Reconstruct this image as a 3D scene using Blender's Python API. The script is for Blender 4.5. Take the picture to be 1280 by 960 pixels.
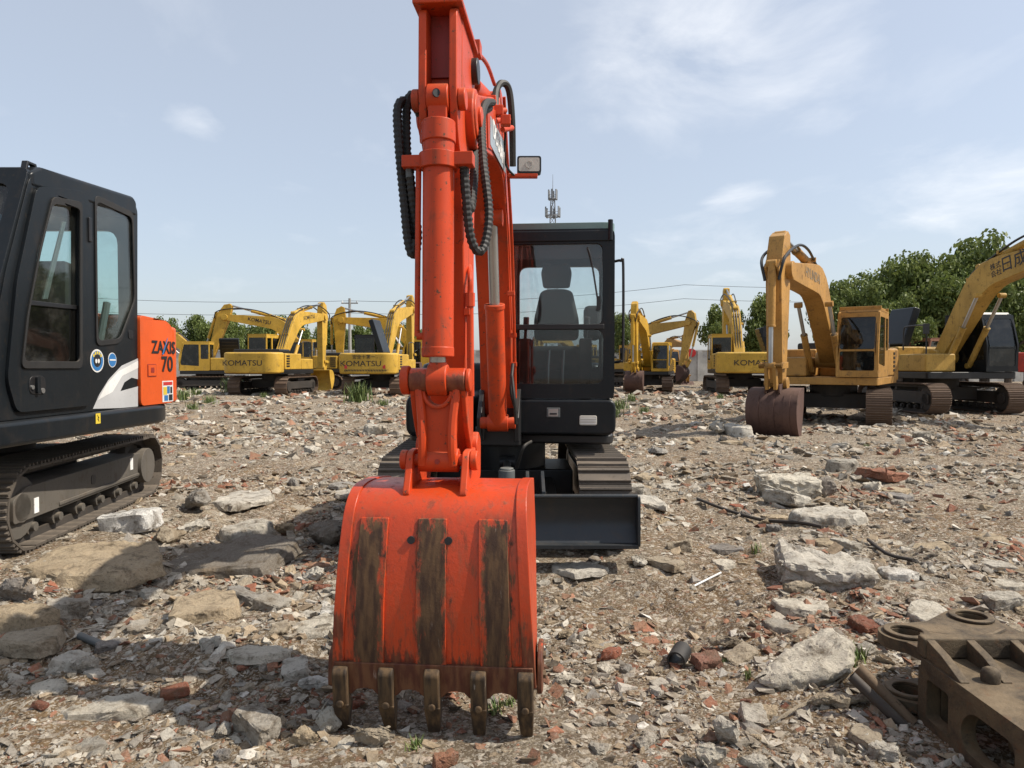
import bpy, bmesh, math, random
import numpy as np
from mathutils import Vector, Matrix, Euler
from mathutils.geometry import tessellate_polygon
R = math.radians
scene = bpy.context.scene
for o in list(bpy.data.objects): bpy.data.objects.remove(o)
col = scene.collection
rnd = random.Random(7)

# ------------------------------------------------------------------ camera
F = 890.0                                   # focal length in photo pixels (1280 wide)
PITCH = math.atan(24 / F)
CAMZ = 1.5
cam = bpy.data.cameras.new('camera'); camo = bpy.data.objects.new('camera', cam)
col.objects.link(camo); scene.camera = camo
cam.sensor_width = 36; cam.lens = 36 * F / 1280; cam.clip_start = .05; cam.clip_end = 3000
camo.location = (0, 0, CAMZ); camo.rotation_euler = (R(90) - PITCH, 0, 0)
scene.render.resolution_x = 1024; scene.render.resolution_y = 768

# ------------------------------------------------------------------ sun and sky
SUN_EL, SUN_AZ = R(51), R(97)               # azimuth clockwise from +Y: from the right, a touch behind the camera
sv = Vector((math.sin(SUN_AZ) * math.cos(SUN_EL), math.cos(SUN_AZ) * math.cos(SUN_EL), math.sin(SUN_EL)))
sun = bpy.data.lights.new('sun', 'SUN'); suno = bpy.data.objects.new('sun', sun); col.objects.link(suno)
sun.energy = 5.0; sun.angle = R(.55); sun.color = (1, .93, .82)
suno.rotation_euler = sv.to_track_quat('Z', 'Y').to_euler(); suno.location = (20, 0, 30)
w = bpy.data.worlds.new('World'); scene.world = w; w.use_nodes = True
nt = w.node_tree; N = nt.nodes; LK = nt.links.new; N.clear()
wo = N.new('ShaderNodeOutputWorld'); bg = N.new('ShaderNodeBackground'); LK(bg.outputs[0], wo.inputs[0])
sky = N.new('ShaderNodeTexSky'); sky.sky_type = 'NISHITA'; sky.sun_disc = False
sky.sun_elevation = SUN_EL; sky.sun_rotation = SUN_AZ
sky.air_density = 1.0; sky.dust_density = 2.2; sky.ozone_density = 2.5; sky.altitude = 30
bg.inputs[1].default_value = .125
tc = N.new('ShaderNodeTexCoord')
def wmath(op, a, b=None, clamp=False):
    n = N.new('ShaderNodeMath'); n.operation = op; n.use_clamp = clamp
    for i, q in enumerate((a, b)):
        if q is None: continue
        if isinstance(q, (int, float)): n.inputs[i].default_value = q
        else: LK(q, n.inputs[i])
    return n.outputs[0]
sep = N.new('ShaderNodeSeparateXYZ'); LK(tc.outputs['Generated'], sep.inputs[0])
zz = wmath('ADD', wmath('MAXIMUM', sep.outputs[2], 0.0), .16)
cmb = N.new('ShaderNodeCombineXYZ')
LK(wmath('DIVIDE', sep.outputs[0], zz), cmb.inputs[0]); LK(wmath('DIVIDE', sep.outputs[1], zz), cmb.inputs[1])
cn = N.new('ShaderNodeTexNoise'); cn.inputs['Scale'].default_value = 2.3; cn.inputs['Detail'].default_value = 9
cn.inputs['Roughness'].default_value = .58; cn.inputs['Distortion'].default_value = .35
mp = N.new('ShaderNodeMapping'); mp.inputs['Location'].default_value = (3.1, 1.9, 0); mp.inputs['Scale'].default_value = (1, .8, 1)
LK(cmb.outputs[0], mp.inputs[0]); LK(mp.outputs[0], cn.inputs['Vector'])
def raydir(px, py):
    v = Vector(((px - 640) / F, 1, (480 - py) / F)); v.rotate(Euler((-PITCH, 0, 0))); return v.normalized()
def bank(px, py, ax, ay):                    # a cloud bank around one direction of the sky
    c = raydir(px, py); out = []
    for k, s in ((0, ax), (2, ay)):
        out.append(wmath('POWER', wmath('DIVIDE', wmath('SUBTRACT', sep.outputs[k], c[k]), s), 2.0))
    q = wmath('SUBTRACT', 1.0, wmath('ADD', *out), True)
    return wmath('MULTIPLY', q, wmath('GREATER_THAN', sep.outputs[1], 0.0))
banks = [(900, 40, .24, .13, 1.0), (1020, 66, .10, .06, .8), (925, 246, .06, .03, .8), (248, 153, .045, .03, .75), (1240, 235, .16, .08, .8), (1030, 150, .05, .035, .5),
         (905, 310, .20, .06, .6), (1010, 300, .14, .04, .55), (760, 110, .10, .06, .4)]
acc = None
for px, py, ax, ay, g in banks:
    b = wmath('MULTIPLY', bank(px, py, ax, ay), g)
    acc = b if acc is None else wmath('MAXIMUM', acc, b)
thin = wmath('MULTIPLY', wmath('SUBTRACT', cn.outputs[0], .56, True), .9)
dens = wmath('ADD', wmath('MULTIPLY', wmath('SUBTRACT', wmath('ADD', cn.outputs[0], wmath('MULTIPLY', acc, .28)), .60, True), wmath('MULTIPLY', acc, 3.4)), thin, True)
mx = N.new('ShaderNodeMix'); mx.data_type = 'RGBA'
# the whole sky carries a thin pale veil (dust and high cirrus)
veil = N.new('ShaderNodeMix'); veil.data_type = 'RGBA'; veil.inputs[0].default_value = .42
LK(sky.outputs[0], veil.inputs[6]); veil.inputs[7].default_value = (6.1, 6.4, 6.7, 1)
LK(wmath('MULTIPLY', dens, .75), mx.inputs[0]); LK(veil.outputs[2], mx.inputs[6]); mx.inputs[7].default_value = (7.6, 7.7, 7.9, 1)
LK(mx.outputs[2], bg.inputs[0])
vs = scene.view_settings; vs.view_transform = 'Standard'; vs.look = 'None'; vs.exposure = .28; vs.gamma = 1; vs.use_curve_mapping = False

# ------------------------------------------------------------------ pixel helpers (a pixel is only a direction)
def at_depth(px, py, d):
    v = raydir(px, py); return Vector((0, 0, CAMZ)) + v * (d / v.y)
def on_ground(px, py, z=0.0):
    v = raydir(px, py); return Vector((0, 0, CAMZ)) + v * ((z - CAMZ) / v.z)
def on_side(px, py, X):
    v = raydir(px, py); return Vector((0, 0, CAMZ)) + v * (X / v.x)

# ------------------------------------------------------------------ materials
MATS = {}
class NB:
    def __init__(s, name):
        s.m = bpy.data.materials.new(name); s.m.use_nodes = True; s.nt = s.m.node_tree; s.nt.nodes.clear()
        s.out = s.n('OutputMaterial'); s.b = s.n('BsdfPrincipled'); s.l(s.b.outputs[0], s.out.inputs[0]); MATS[name] = s.m
    def n(s, t, **k):
        x = s.nt.nodes.new('ShaderNode' + t)
        for a, v in k.items(): setattr(x, a, v)
        return x
    def l(s, a, b): s.nt.links.new(a, b)
    def put(s, inp, v):
        if hasattr(v, 'links'): s.l(v, inp)
        elif isinstance(v, (tuple, list)): inp.default_value = tuple(v) + ((1,) if len(v) == 3 and len(inp.default_value) == 4 else ())
        else: inp.default_value = v
    def co(s, which='Object'): return s.n('TexCoord').outputs[which]
    def noise(s, vec, scale, detail=6, rough=.55, dist=0):
        x = s.n('TexNoise'); s.l(vec, x.inputs['Vector']); x.inputs['Scale'].default_value = scale
        x.inputs['Detail'].default_value = detail; x.inputs['Roughness'].default_value = rough; x.inputs['Distortion'].default_value = dist
        return x.outputs[0]
    def vor(s, vec, scale, out='Color', rand=1):
        x = s.n('TexVoronoi'); s.l(vec, x.inputs['Vector']); x.inputs['Scale'].default_value = scale; x.inputs['Randomness'].default_value = rand
        return x.outputs[out]
    def ramp(s, f, a, b):
        x = s.n('MapRange'); x.clamp = True; x.interpolation_type = 'SMOOTHSTEP'; s.put(x.inputs[0], f); x.inputs[1].default_value = a; x.inputs[2].default_value = b
        return x.outputs[0]
    def math(s, op, a, b=0, clamp=False):
        x = s.n('Math', operation=op, use_clamp=clamp); s.put(x.inputs[0], a); s.put(x.inputs[1], b); return x.outputs[0]
    def mix(s, f, a, b, blend='MIX'):
        x = s.n('Mix', data_type='RGBA', blend_type=blend); s.put(x.inputs[0], f); s.put(x.inputs[6], a); s.put(x.inputs[7], b); return x.outputs[2]
    def bump(s, h, strength=.3, dist=.01):
        x = s.n('Bump'); x.inputs['Strength'].default_value = strength; x.inputs['Distance'].default_value = dist; s.l(h, x.inputs['Height'])
        s.l(x.outputs[0], s.b.inputs['Normal'])
    def stretch(s, vec, sc, loc=(0, 0, 0)):
        x = s.n('Mapping'); x.inputs['Scale'].default_value = sc; x.inputs['Location'].default_value = loc; s.l(vec, x.inputs[0]); return x.outputs[0]
    def up(s):
        g = s.n('NewGeometry'); x = s.n('SeparateXYZ'); s.l(g.outputs['Normal'], x.inputs[0]); return x.outputs[2]

def paint(name, c, dirt=.35, rough=.38, dust=.35, dirtcol=(.07, .048, .03), dustcol=(.30, .25, .19), fine=1.0, spec=.5, metal=0):
    s = NB(name); v = s.co()
    big = s.noise(v, 1.1, 4); mid = s.noise(v, 5.5, 9, .65, .4); spk = s.noise(v, 42 * fine, 5, .7)
    run = s.noise(s.stretch(v, (14, 14, .9)), 1.6, 6, .6)                     # vertical run marks
    c2 = tuple(min(1, x * 1.12) for x in c); c1 = tuple(x * .80 for x in c)
    base = s.mix(s.ramp(big, .3, .7), c1, c2)
    d1 = s.math('MULTIPLY', s.ramp(mid, .52, .74), dirt); d2 = s.math('MULTIPLY', s.ramp(run, .54, .76), dirt * .7)
    d3 = s.math('MULTIPLY', s.ramp(spk, .61, .66), min(1, dirt * 1.5))
    f = s.math('ADD', s.math('MAXIMUM', d1, d3), d2, True)
    base = s.mix(f, base, dirtcol)
    du = s.math('MULTIPLY', s.math('MULTIPLY', s.ramp(s.up(), .35, .95), s.ramp(s.noise(v, 3, 6), .3, .75)), dust, True)
    du = s.math('ADD', du, s.math('MULTIPLY', s.ramp(s.noise(v, 2.2, 5), .45, .85), dust * .22), True)
    base = s.mix(du, base, dustcol)
    s.put(s.b.inputs['Base Color'], base)
    s.put(s.b.inputs['Roughness'], s.math('ADD', rough, s.math('MULTIPLY', s.math('ADD', f, du), .4), True))
    s.b.inputs['Specular IOR Level'].default_value = spec; s.b.inputs['Metallic'].default_value = metal
    s.bump(s.noise(v, 30, 6, .6), .12, .004)
    return s.m
def glass(name, tint=(.80, .86, .86), gl=.9):
    s = NB(name); s.nt.nodes.remove(s.b)
    t = s.n('BsdfTransparent'); t.inputs[0].default_value = tint + (1,)
    g = s.n('BsdfGlossy'); g.inputs[0].default_value = (gl, gl, gl, 1); g.inputs['Roughness'].default_value = .03
    d = s.n('BsdfDiffuse'); d.inputs[0].default_value = (.35, .33, .29, 1)
    fr = s.n('Fresnel'); bf = s.n('NewGeometry').outputs['Backfacing']; s.l(s.math('ADD', 1.52, s.math('MULTIPLY', bf, 1 / 1.52 - 1.52)), fr.inputs[0])
    v = s.co(); dirt = s.math('ADD', s.math('MULTIPLY', s.ramp(s.noise(v, 4, 8, .65), .45, .8), .10), .015)
    m1 = s.n('MixShader'); s.l(dirt, m1.inputs[0]); s.l(t.outputs[0], m1.inputs[1]); s.l(d.outputs[0], m1.inputs[2])
    m2 = s.n('MixShader'); s.l(fr.outputs[0], m2.inputs[0]); s.l(m1.outputs[0], m2.inputs[1]); s.l(g.outputs[0], m2.inputs[2])
    s.l(m2.outputs[0], s.out.inputs[0]); return s.m
def rubble_mat(name, mode):
    """mode: 'attr' = colour per fragment, or a list of colours picked per object"""
    s = NB(name); v = s.co()
    if mode == 'attr':
        a = s.n('Attribute'); a.attribute_name = 'Col'; base = a.outputs['Color']
    else:
        oi = s.n('ObjectInfo'); rr = s.n('ValToRGB'); rr.color_ramp.interpolation = 'CONSTANT'; e = rr.color_ramp.elements
        while len(e) < len(mode): e.new(.5)
        for i, c in enumerate(mode): e[i].position = i / len(mode); e[i].color = tuple(c) + (1,)
        s.l(oi.outputs['Random'], rr.inputs[0]); base = rr.outputs[0]
    v = s.n('NewGeometry').outputs['Position']
    n1 = s.noise(v, 8, 9, .72, .3); n2 = s.noise(v, 60, 7, .75); n3 = s.noise(v, 2.6, 6, .65)
    base = s.mix(s.ramp(n1, .45, .72), base, (.105, .078, .050))
    base = s.mix(s.math('MULTIPLY', s.ramp(n2, .54, .66), .7), base, (.085, .07, .052))
    base = s.mix(s.math('MULTIPLY', s.ramp(n2, .5, .3), .3), base, (.52, .48, .41))
    base = s.mix(s.math('MULTIPLY', s.ramp(n3, .52, .75), .55), base, (.22, .155, .09))
    s.put(s.b.inputs['Base Color'], base); s.b.inputs['Roughness'].default_value = .93; s.b.inputs['Specular IOR Level'].default_value = .2
    h = s.math('ADD', s.math('MULTIPLY', n1, 1.0), s.math('MULTIPLY', n2, .55)); s.bump(h, 1.0, .03 if mode != 'attr' else .015)
    return s.m

ORANGE = (.52, .052, .010)
paint('orange', ORANGE, .58, .44, .42, dustcol=(.33, .20, .12), spec=.3); paint('orange_dark', (.30, .022, .012), .35, .5, .1)
paint('zorange', (.70, .10, .015), .14, .36, .10, spec=.35); paint('charcoal', (.009, .0115, .014), .16, .34, .03, spec=.27)
paint('black', (.010, .010, .011), .10, .42, .10); paint('rubber', (.014, .013, .012), .10, .62, .22)
paint('bladegrey', (.016, .021, .026), .3, .42, .12); paint('yellow', (.52, .315, .042), .55, .5, .35, spec=.3)
paint('yellow_b', (.50, .285, .025), .6, .5, .35, spec=.3); paint('hyellow', (.39, .205, .050), .75, .5, .35, spec=.3); paint('oyellow', (.45, .275, .06), .7, .55, .4, spec=.3)
paint('roofgreen', (.13, .21, .20), .2, .42, .12); paint('trackshoe', (.085, .070, .055), .6, .72, .7, (.025, .02, .016), (.25, .20, .15)); paint('trackdust', (.085, .075, .062), .5, .75, .55, dustcol=(.22, .18, .135)); paint('trackdark', (.040, .034, .029), .5, .65, .4, dustcol=(.16, .125, .09))
paint('trackrust', (.12, .075, .048), .6, .78, .6, (.045, .03, .022), (.21, .155, .11)); paint('bucketrust', (.085, .042, .030), .6, .72, .3, (.03, .018, .014), (.15, .09, .06))
paint('rustarm', (.21, .085, .045), .6, .7, .3); paint('redpaint', (.42, .035, .02), .35, .5, .25)
paint('steel', (.42, .42, .41), .15, .28, .1, metal=.8); paint('mudsteel', (.115, .075, .042), .7, .78, .3, (.05, .033, .02), (.20, .14, .085))
paint('pipe', (.035, .027, .022), .5, .7, .4)
paint('white', (.75, .74, .71), .2, .5, .1); paint('letter', (.012, .012, .014), .08, .5, .05); paint('seat', (.018, .018, .02), .1, .85, .2)
paint('galv', (.20, .21, .22), .1, .6, .05); paint('wall', (.46, .45, .42), .3, .85, .1); paint('concretepole', (.30, .29, .27), .3, .85, .1)
paint('lamplens', (.55, .52, .46), .15, .2, .1); paint('decalblue', (.03, .17, .42), .1, .4, .05); paint('decalyellow', (.70, .52, .05), .1, .4, .05); paint('decalred', (.55, .03, .03), .1, .4, .05)
paint('decalgrey', (.30, .34, .36), .2, .3, .05); paint('swoosh', (.50, .50, .50), .15, .4, .05); paint('plasticgrey', (.10, .11, .11), .2, .5, .2); paint('lettergrey', (.16, .13, .09), .2, .5, .05)
glass('glass', (.93, .96, .96)); glass('glass_green', (.86, .94, .925)); glass('glass_dark', (.22, .26, .28)); glass('glass_mid', (.55, .60, .62)); glass('glass_far', (.30, .34, .36))
CONC = [(.40, .36, .30), (.33, .30, .25), (.28, .26, .23), (.46, .42, .35), (.36, .30, .22), (.24, .22, .20)]
rubble_mat('concrete', CONC); rubble_mat('palecrete', [(.54, .49, .40), (.50, .46, .39)]); rubble_mat('dirtcrete', [(.42, .33, .22), (.38, .30, .20)])
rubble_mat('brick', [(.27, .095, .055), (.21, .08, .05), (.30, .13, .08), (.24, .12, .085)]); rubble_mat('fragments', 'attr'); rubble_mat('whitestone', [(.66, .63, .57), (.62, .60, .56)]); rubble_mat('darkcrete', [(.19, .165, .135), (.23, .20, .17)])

def castmat():
    s = NB('cast'); v = s.co(); n1 = s.noise(v, 5, 9, .7, .4); n2 = s.noise(v, 38, 7, .75); n3 = s.noise(v, 14, 8, .7)
    b = s.mix(s.ramp(n1, .35, .65), (.040, .029, .018), (.105, .074, .040)); b = s.mix(s.math('MULTIPLY', s.ramp(n3, .55, .7), .8), b, (.11, .055, .024)); b = s.mix(s.math('MULTIPLY', s.ramp(n2, .56, .68), .75), b, (.022, .015, .010))
    up = s.math('MULTIPLY', s.ramp(s.up(), .5, .95), s.ramp(s.noise(v, 8, 8, .7), .35, .65)); b = s.mix(s.math('MULTIPLY', up, .6), b, (.20, .145, .085))
    s.put(s.b.inputs['Base Color'], b); s.b.inputs['Roughness'].default_value = .72; s.b.inputs['Specular IOR Level'].default_value = .35
    s.bump(s.math('ADD', s.math('MULTIPLY', n2, .8), n3), .7, .008)
castmat()
# bucket paint: orange worn down to brown mud steel, more so lower down and on the strips
def worn(name, edge, width, amount, strips=None, inside=False):
    s = NB(name); v = s.co(); sp = s.n('SeparateXYZ'); s.l(v, sp.inputs[0])
    streak = s.noise(s.stretch(v, (26, 26, 2.2)), 1.5, 8, .7, .3); blot = s.noise(v, 4.2, 8, .65); chip = s.noise(v, 34, 6, .7)
    hz = s.math('MULTIPLY', s.math('SUBTRACT', edge, sp.outputs[2]), 1 / width)                # 0 at the edge, 1 one width below
    f = s.math('ADD', s.math('ADD', s.math('MULTIPLY', hz, 1), s.math('MULTIPLY', s.math('SUBTRACT', streak, .5), 2.6)), s.math('MULTIPLY', s.math('SUBTRACT', blot, .5), 2.2))
    f = s.math('MULTIPLY', s.ramp(f, .05, .45), amount)
    rub = s.math('MULTIPLY', s.ramp(s.noise(s.stretch(v, (9, 9, 2.6), (3, 1, 7)), 2.4, 9, .75, .5), .52, .70), min(.62, amount)); f = s.math('MAXIMUM', f, rub)
    f = s.math('MAXIMUM', f, s.math('MULTIPLY', s.ramp(chip, .66, .72), .7))
    if strips:                                # mud and bare steel on and beside the wear strips, with ragged edges
        dd = None
        for c in strips:
            q = s.math('ABSOLUTE', s.math('SUBTRACT', sp.outputs[0], c)); dd = q if dd is None else s.math('MINIMUM', dd, q)
        rag = s.math('MULTIPLY', s.math('SUBTRACT', s.noise(s.stretch(v, (16, 16, 5)), 2.2, 8, .75, .4), .47), .16)
        near = s.ramp(s.math('ADD', dd, rag), .085 if not inside else .082, .05 if not inside else .045)
        if inside: f = s.math('MULTIPLY', f, near)
        else: f = s.math('MAXIMUM', f, s.math('MULTIPLY', s.math('MULTIPLY', near, s.ramp(sp.outputs[2], .84, .74)), s.ramp(streak, .38, .56)))
    o = s.mix(s.ramp(s.noise(v, 2, 4), .3, .7), tuple(x * .82 for x in ORANGE), ORANGE)
    mud = s.mix(s.ramp(s.noise(s.stretch(v, (20, 20, 3)), 2, 7), .35, .65), (.026, .015, .007), (.10, .058, .024))
    mud = s.mix(s.math('MULTIPLY', s.ramp(s.noise(s.stretch(v, (30, 30, 4)), 2.2, 7), .66, .76), .6), mud, (.36, .32, .27))
    o = s.mix(s.math('MULTIPLY', s.ramp(s.noise(s.stretch(v, (7, 7, 3), (9, 2, 4)), 3.1, 9, .75, .5), .46, .72), .45), o, (.24, .075, .035))
    s.put(s.b.inputs['Base Color'], s.mix(f, o, mud)); s.put(s.b.inputs['Roughness'], s.math('ADD', .36, s.math('MULTIPLY', f, .4)))
    s.bump(s.math('ADD', s.noise(v, 40, 6, .7), s.math('MULTIPLY', f, .4)), .3, .006)
ST = (-.513, -.259, .002); worn('bucket_orange', .40, .45, .78, ST); worn('bucket_strip', .82, .12, .97, ST, True); worn('bucket_lip', .34, .10, .88); worn('tooth_worn', .5, .05, 1.0); worn('joint_worn', 1.37, .03, .75)

# ------------------------------------------------------------------ mesh builder
class MB:
    def __init__(s, M=None): s.v = []; s.f = []; s.M = M or Matrix()
    def add(s, vs, fs):
        k = len(s.v); s.v += [Vector(p) for p in vs]; s.f += [[i + k for i in f] for f in fs]; return s
    def box(s, x0, x1, y0, y1, z0, z1):
        return s.add([(x, y, z) for z in (z0, z1) for y in (y0, y1) for x in (x0, x1)], [(0, 2, 3, 1), (4, 5, 7, 6), (0, 1, 5, 4), (2, 6, 7, 3), (0, 4, 6, 2), (1, 3, 7, 5)])
    def loft(s, A, B):
        n = len(A); return s.add(list(A) + list(B), [tuple(range(n))[::-1], tuple(range(n, 2 * n))] + [(i, (i + 1) % n, n + (i + 1) % n, n + i) for i in range(n)])
    def prism_x(s, poly, x0, x1): return s.loft([(x0, -u, z) for u, z in poly], [(x1, -u, z) for u, z in poly])    # poly in (forward, up)
    def prism_y(s, poly, y0, y1): return s.loft([(x, y0, z) for x, z in poly], [(x, y1, z) for x, z in poly])
    def prism_z(s, poly, z0, z1): return s.loft([(x, y, z0) for x, y in poly], [(x, y, z1) for x, y in poly])
    def cyl(s, p, q, r, n=18, r2=None):
        p, q = Vector(p), Vector(q); d = (q - p).normalized(); a = d.orthogonal().normalized(); b = d.cross(a); r2 = r if r2 is None else r2
        C = [a * math.cos(2 * math.pi * i / n) + b * math.sin(2 * math.pi * i / n) for i in range(n)]
        return s.loft([p + c * r for c in C], [q + c * r2 for c in C])
    def cx(s, u, z, x0, x1, r, n=18): return s.cyl((x0, -u, z), (x1, -u, z), r, n)
    def ring(s, p, q, r, ri, n=20):
        p, q = Vector(p), Vector(q); d = (q - p).normalized(); a = d.orthogonal().normalized(); b = d.cross(a)
        C = [a * math.cos(2 * math.pi * i / n) + b * math.sin(2 * math.pi * i / n) for i in range(n)]
        V = [p + c * r for c in C] + [q + c * r for c in C] + [q + c * ri for c in C] + [p + c * ri for c in C]
        return s.add(V, [(k * n + i, k * n + (i + 1) % n, ((k + 1) % 4) * n + (i + 1) % n, ((k + 1) % 4) * n + i) for k in range(4) for i in range(n)])
    def tube(s, path, r, n=8):
        P = [Vector(p) for p in path]; m = len(P); rs = r if isinstance(r, (list, tuple)) else [r] * m; V = []; a = None
        for i in range(m):
            t = (P[min(i + 1, m - 1)] - P[max(i - 1, 0)]).normalized()
            a = t.orthogonal().normalized() if a is None else (a - t * a.dot(t)).normalized()
            b = t.cross(a); V += [P[i] + (a * math.cos(2 * math.pi * k / n) + b * math.sin(2 * math.pi * k / n)) * rs[i] for k in range(n)]
        Fc = [(i * n + k, i * n + (k + 1) % n, (i + 1) * n + (k + 1) % n, (i + 1) * n + k) for i in range(m - 1) for k in range(n)]
        return s.add(V, Fc + [tuple(range(n))[::-1], tuple(range((m - 1) * n, m * n))])
    def plate(s, outer, holes, fm, t):
        """flat sheet with holes; fm(a, b, c) maps sheet coordinates and depth c to a point"""
        loops = [outer] + list(holes); tri = tessellate_polygon([[Vector((a, b, 0)) for a, b in L] for L in loops])
        flat = [p for L in loops for p in L]; n = len(flat)
        V = [fm(a, b, 0) for a, b in flat] + [fm(a, b, t) for a, b in flat]; Fc = [tuple(x) for x in tri] + [tuple(i + n for i in reversed(x)) for x in tri]; k = 0
        for L in loops:
            m = len(L); Fc += [(k + i, k + (i + 1) % m, n + k + (i + 1) % m, n + k + i) for i in range(m)]; k += m
        return s.add(V, Fc)
    def mesh(s, name, mat, smooth=38):
        me = bpy.data.meshes.new(name); me.from_pydata([s.M @ v for v in s.v], [], s.f)
        bm = bmesh.new(); bm.from_mesh(me); bmesh.ops.recalc_face_normals(bm, faces=bm.faces); bm.to_mesh(me); bm.free()
        me.materials.append(MATS[mat])
        if smooth: me.shade_smooth(); me.set_sharp_from_angle(angle=R(smooth))
        return me
    def build(s, name, mat, parent=None, bevel=0, smooth=38, seg=2):
        o = bpy.data.objects.new(name, s.mesh(name, mat, smooth)); col.objects.link(o); o.parent = parent
        if bevel:
            b = o.modifiers.new('bevel', 'BEVEL'); b.width = bevel; b.segments = seg; b.limit_method = 'ANGLE'; b.angle_limit = R(40); b.harden_normals = True
        return o
def empty(name, loc, label, cat, group=None, rz=0):
    o = bpy.data.objects.new(name, None); col.objects.link(o); o.location = loc; o.rotation_euler = (0, 0, rz); o.empty_display_size = .2
    return tag(o, label, cat, group)
def tag(o, label=None, cat=None, group=None, kind=None):
    for k, q in (('label', label), ('category', cat), ('group', group), ('kind', kind)):
        if q: o[k] = q
    return o
def inst(name, me, parent, M):
    o = bpy.data.objects.new(name, me); col.objects.link(o); o.parent = parent; o.matrix_local = M; return o
def rnd_poly(pts, r, seg=4):
    """round the corners of a polygon"""
    out = []; n = len(pts)
    for i in range(n):
        p, a, b = Vector(pts[i]), Vector(pts[i - 1]), Vector(pts[(i + 1) % n]); da, db = (a - p), (b - p)
        k = min(r, da.length * .45, db.length * .45); A, B = p + da.normalized() * k, p + db.normalized() * k
        for j in range(seg + 1):
            t = j / seg; q = A * (1 - t) ** 2 + p * 2 * t * (1 - t) + B * t * t; out.append((q.x, q.y))
    return out
def rrect(x0, x1, z0, z1, r, seg=4): return rnd_poly([(x0, z0), (x1, z0), (x1, z1), (x0, z1)], r, seg)
def crom(pts, n=8):
    P = [Vector(p) for p in pts]; P = [P[0] * 2 - P[1]] + P + [P[-1] * 2 - P[-2]]; out = []
    for i in range(1, len(P) - 2):
        a, b, c, d = P[i - 1:i + 3]
        for k in range(n):
            t = k / n; out.append(.5 * (2 * b + (c - a) * t + (2 * a - 5 * b + 4 * c - d) * t * t + (3 * b - a - 3 * c + d) * t ** 3))
    return out + [P[-2]]
def hose(mb, pts, r, ribs=0, n=8):
    p = crom(pts, 24 if ribs else 8)
    if ribs:
        out = [p[0]]; acc = 0.0
        for a, b in zip(p, p[1:]):
            L = (b - a).length; k = r * .30 - acc
            while k <= L: out.append(a.lerp(b, k / max(L, 1e-9))); k += r * .30
            acc = L - (k - r * .30)
        p = out
    return mb.tube(p, [r * (1.09 if (i % 4) < 2 else .92) for i in range(len(p))] if ribs else r, n)
def beam(pts):
    """side-plane outline of a box beam from (u, z, depth) stations"""
    up, dn = [], []
    for i, (u, z, d) in enumerate(pts):
        a, b = pts[max(i - 1, 0)], pts[min(i + 1, len(pts) - 1)]; t = Vector((b[0] - a[0], b[1] - a[1])).normalized(); n = Vector((-t.y, t.x))
        up.append((u + n.x * d / 2, z + n.y * d / 2)); dn.append((u - n.x * d / 2, z - n.y * d / 2))
    return up + dn[::-1]
def bow(pts, n=6):
    """smooth stations (u, z, depth)"""
    return [tuple(q) for q in crom(pts, n)]
def text(body, size, M, mat, parent, name='lettering', bold=.012, squash=1.0, thick=.004):
    c = bpy.data.curves.new(name, 'FONT'); c.body = body; c.size = size; c.align_x = 'CENTER'; c.align_y = 'CENTER'; c.offset = bold * size; c.extrude = thick / 2; c.resolution_u = 4
    t = bpy.data.objects.new('tmp', c); col.objects.link(t); dg = bpy.context.evaluated_depsgraph_get(); dg.update()
    me = bpy.data.meshes.new_from_object(t.evaluated_get(dg)); bpy.data.objects.remove(t); bpy.data.curves.remove(c)
    me.transform(M @ Matrix.Diagonal((squash, 1, 1, 1))); me.name = name; me.materials.clear(); me.materials.append(MATS[mat])
    o = bpy.data.objects.new(name, me); col.objects.link(o); o.parent = parent; return o
def frame(origin, xax, yax):
    x, y = Vector(xax).normalized(), Vector(yax).normalized(); z = x.cross(y)
    return Matrix(((x.x, y.x, z.x, origin[0]), (x.y, y.y, z.y, origin[1]), (x.z, y.z, z.z, origin[2]), (0, 0, 0, 1)))

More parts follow.
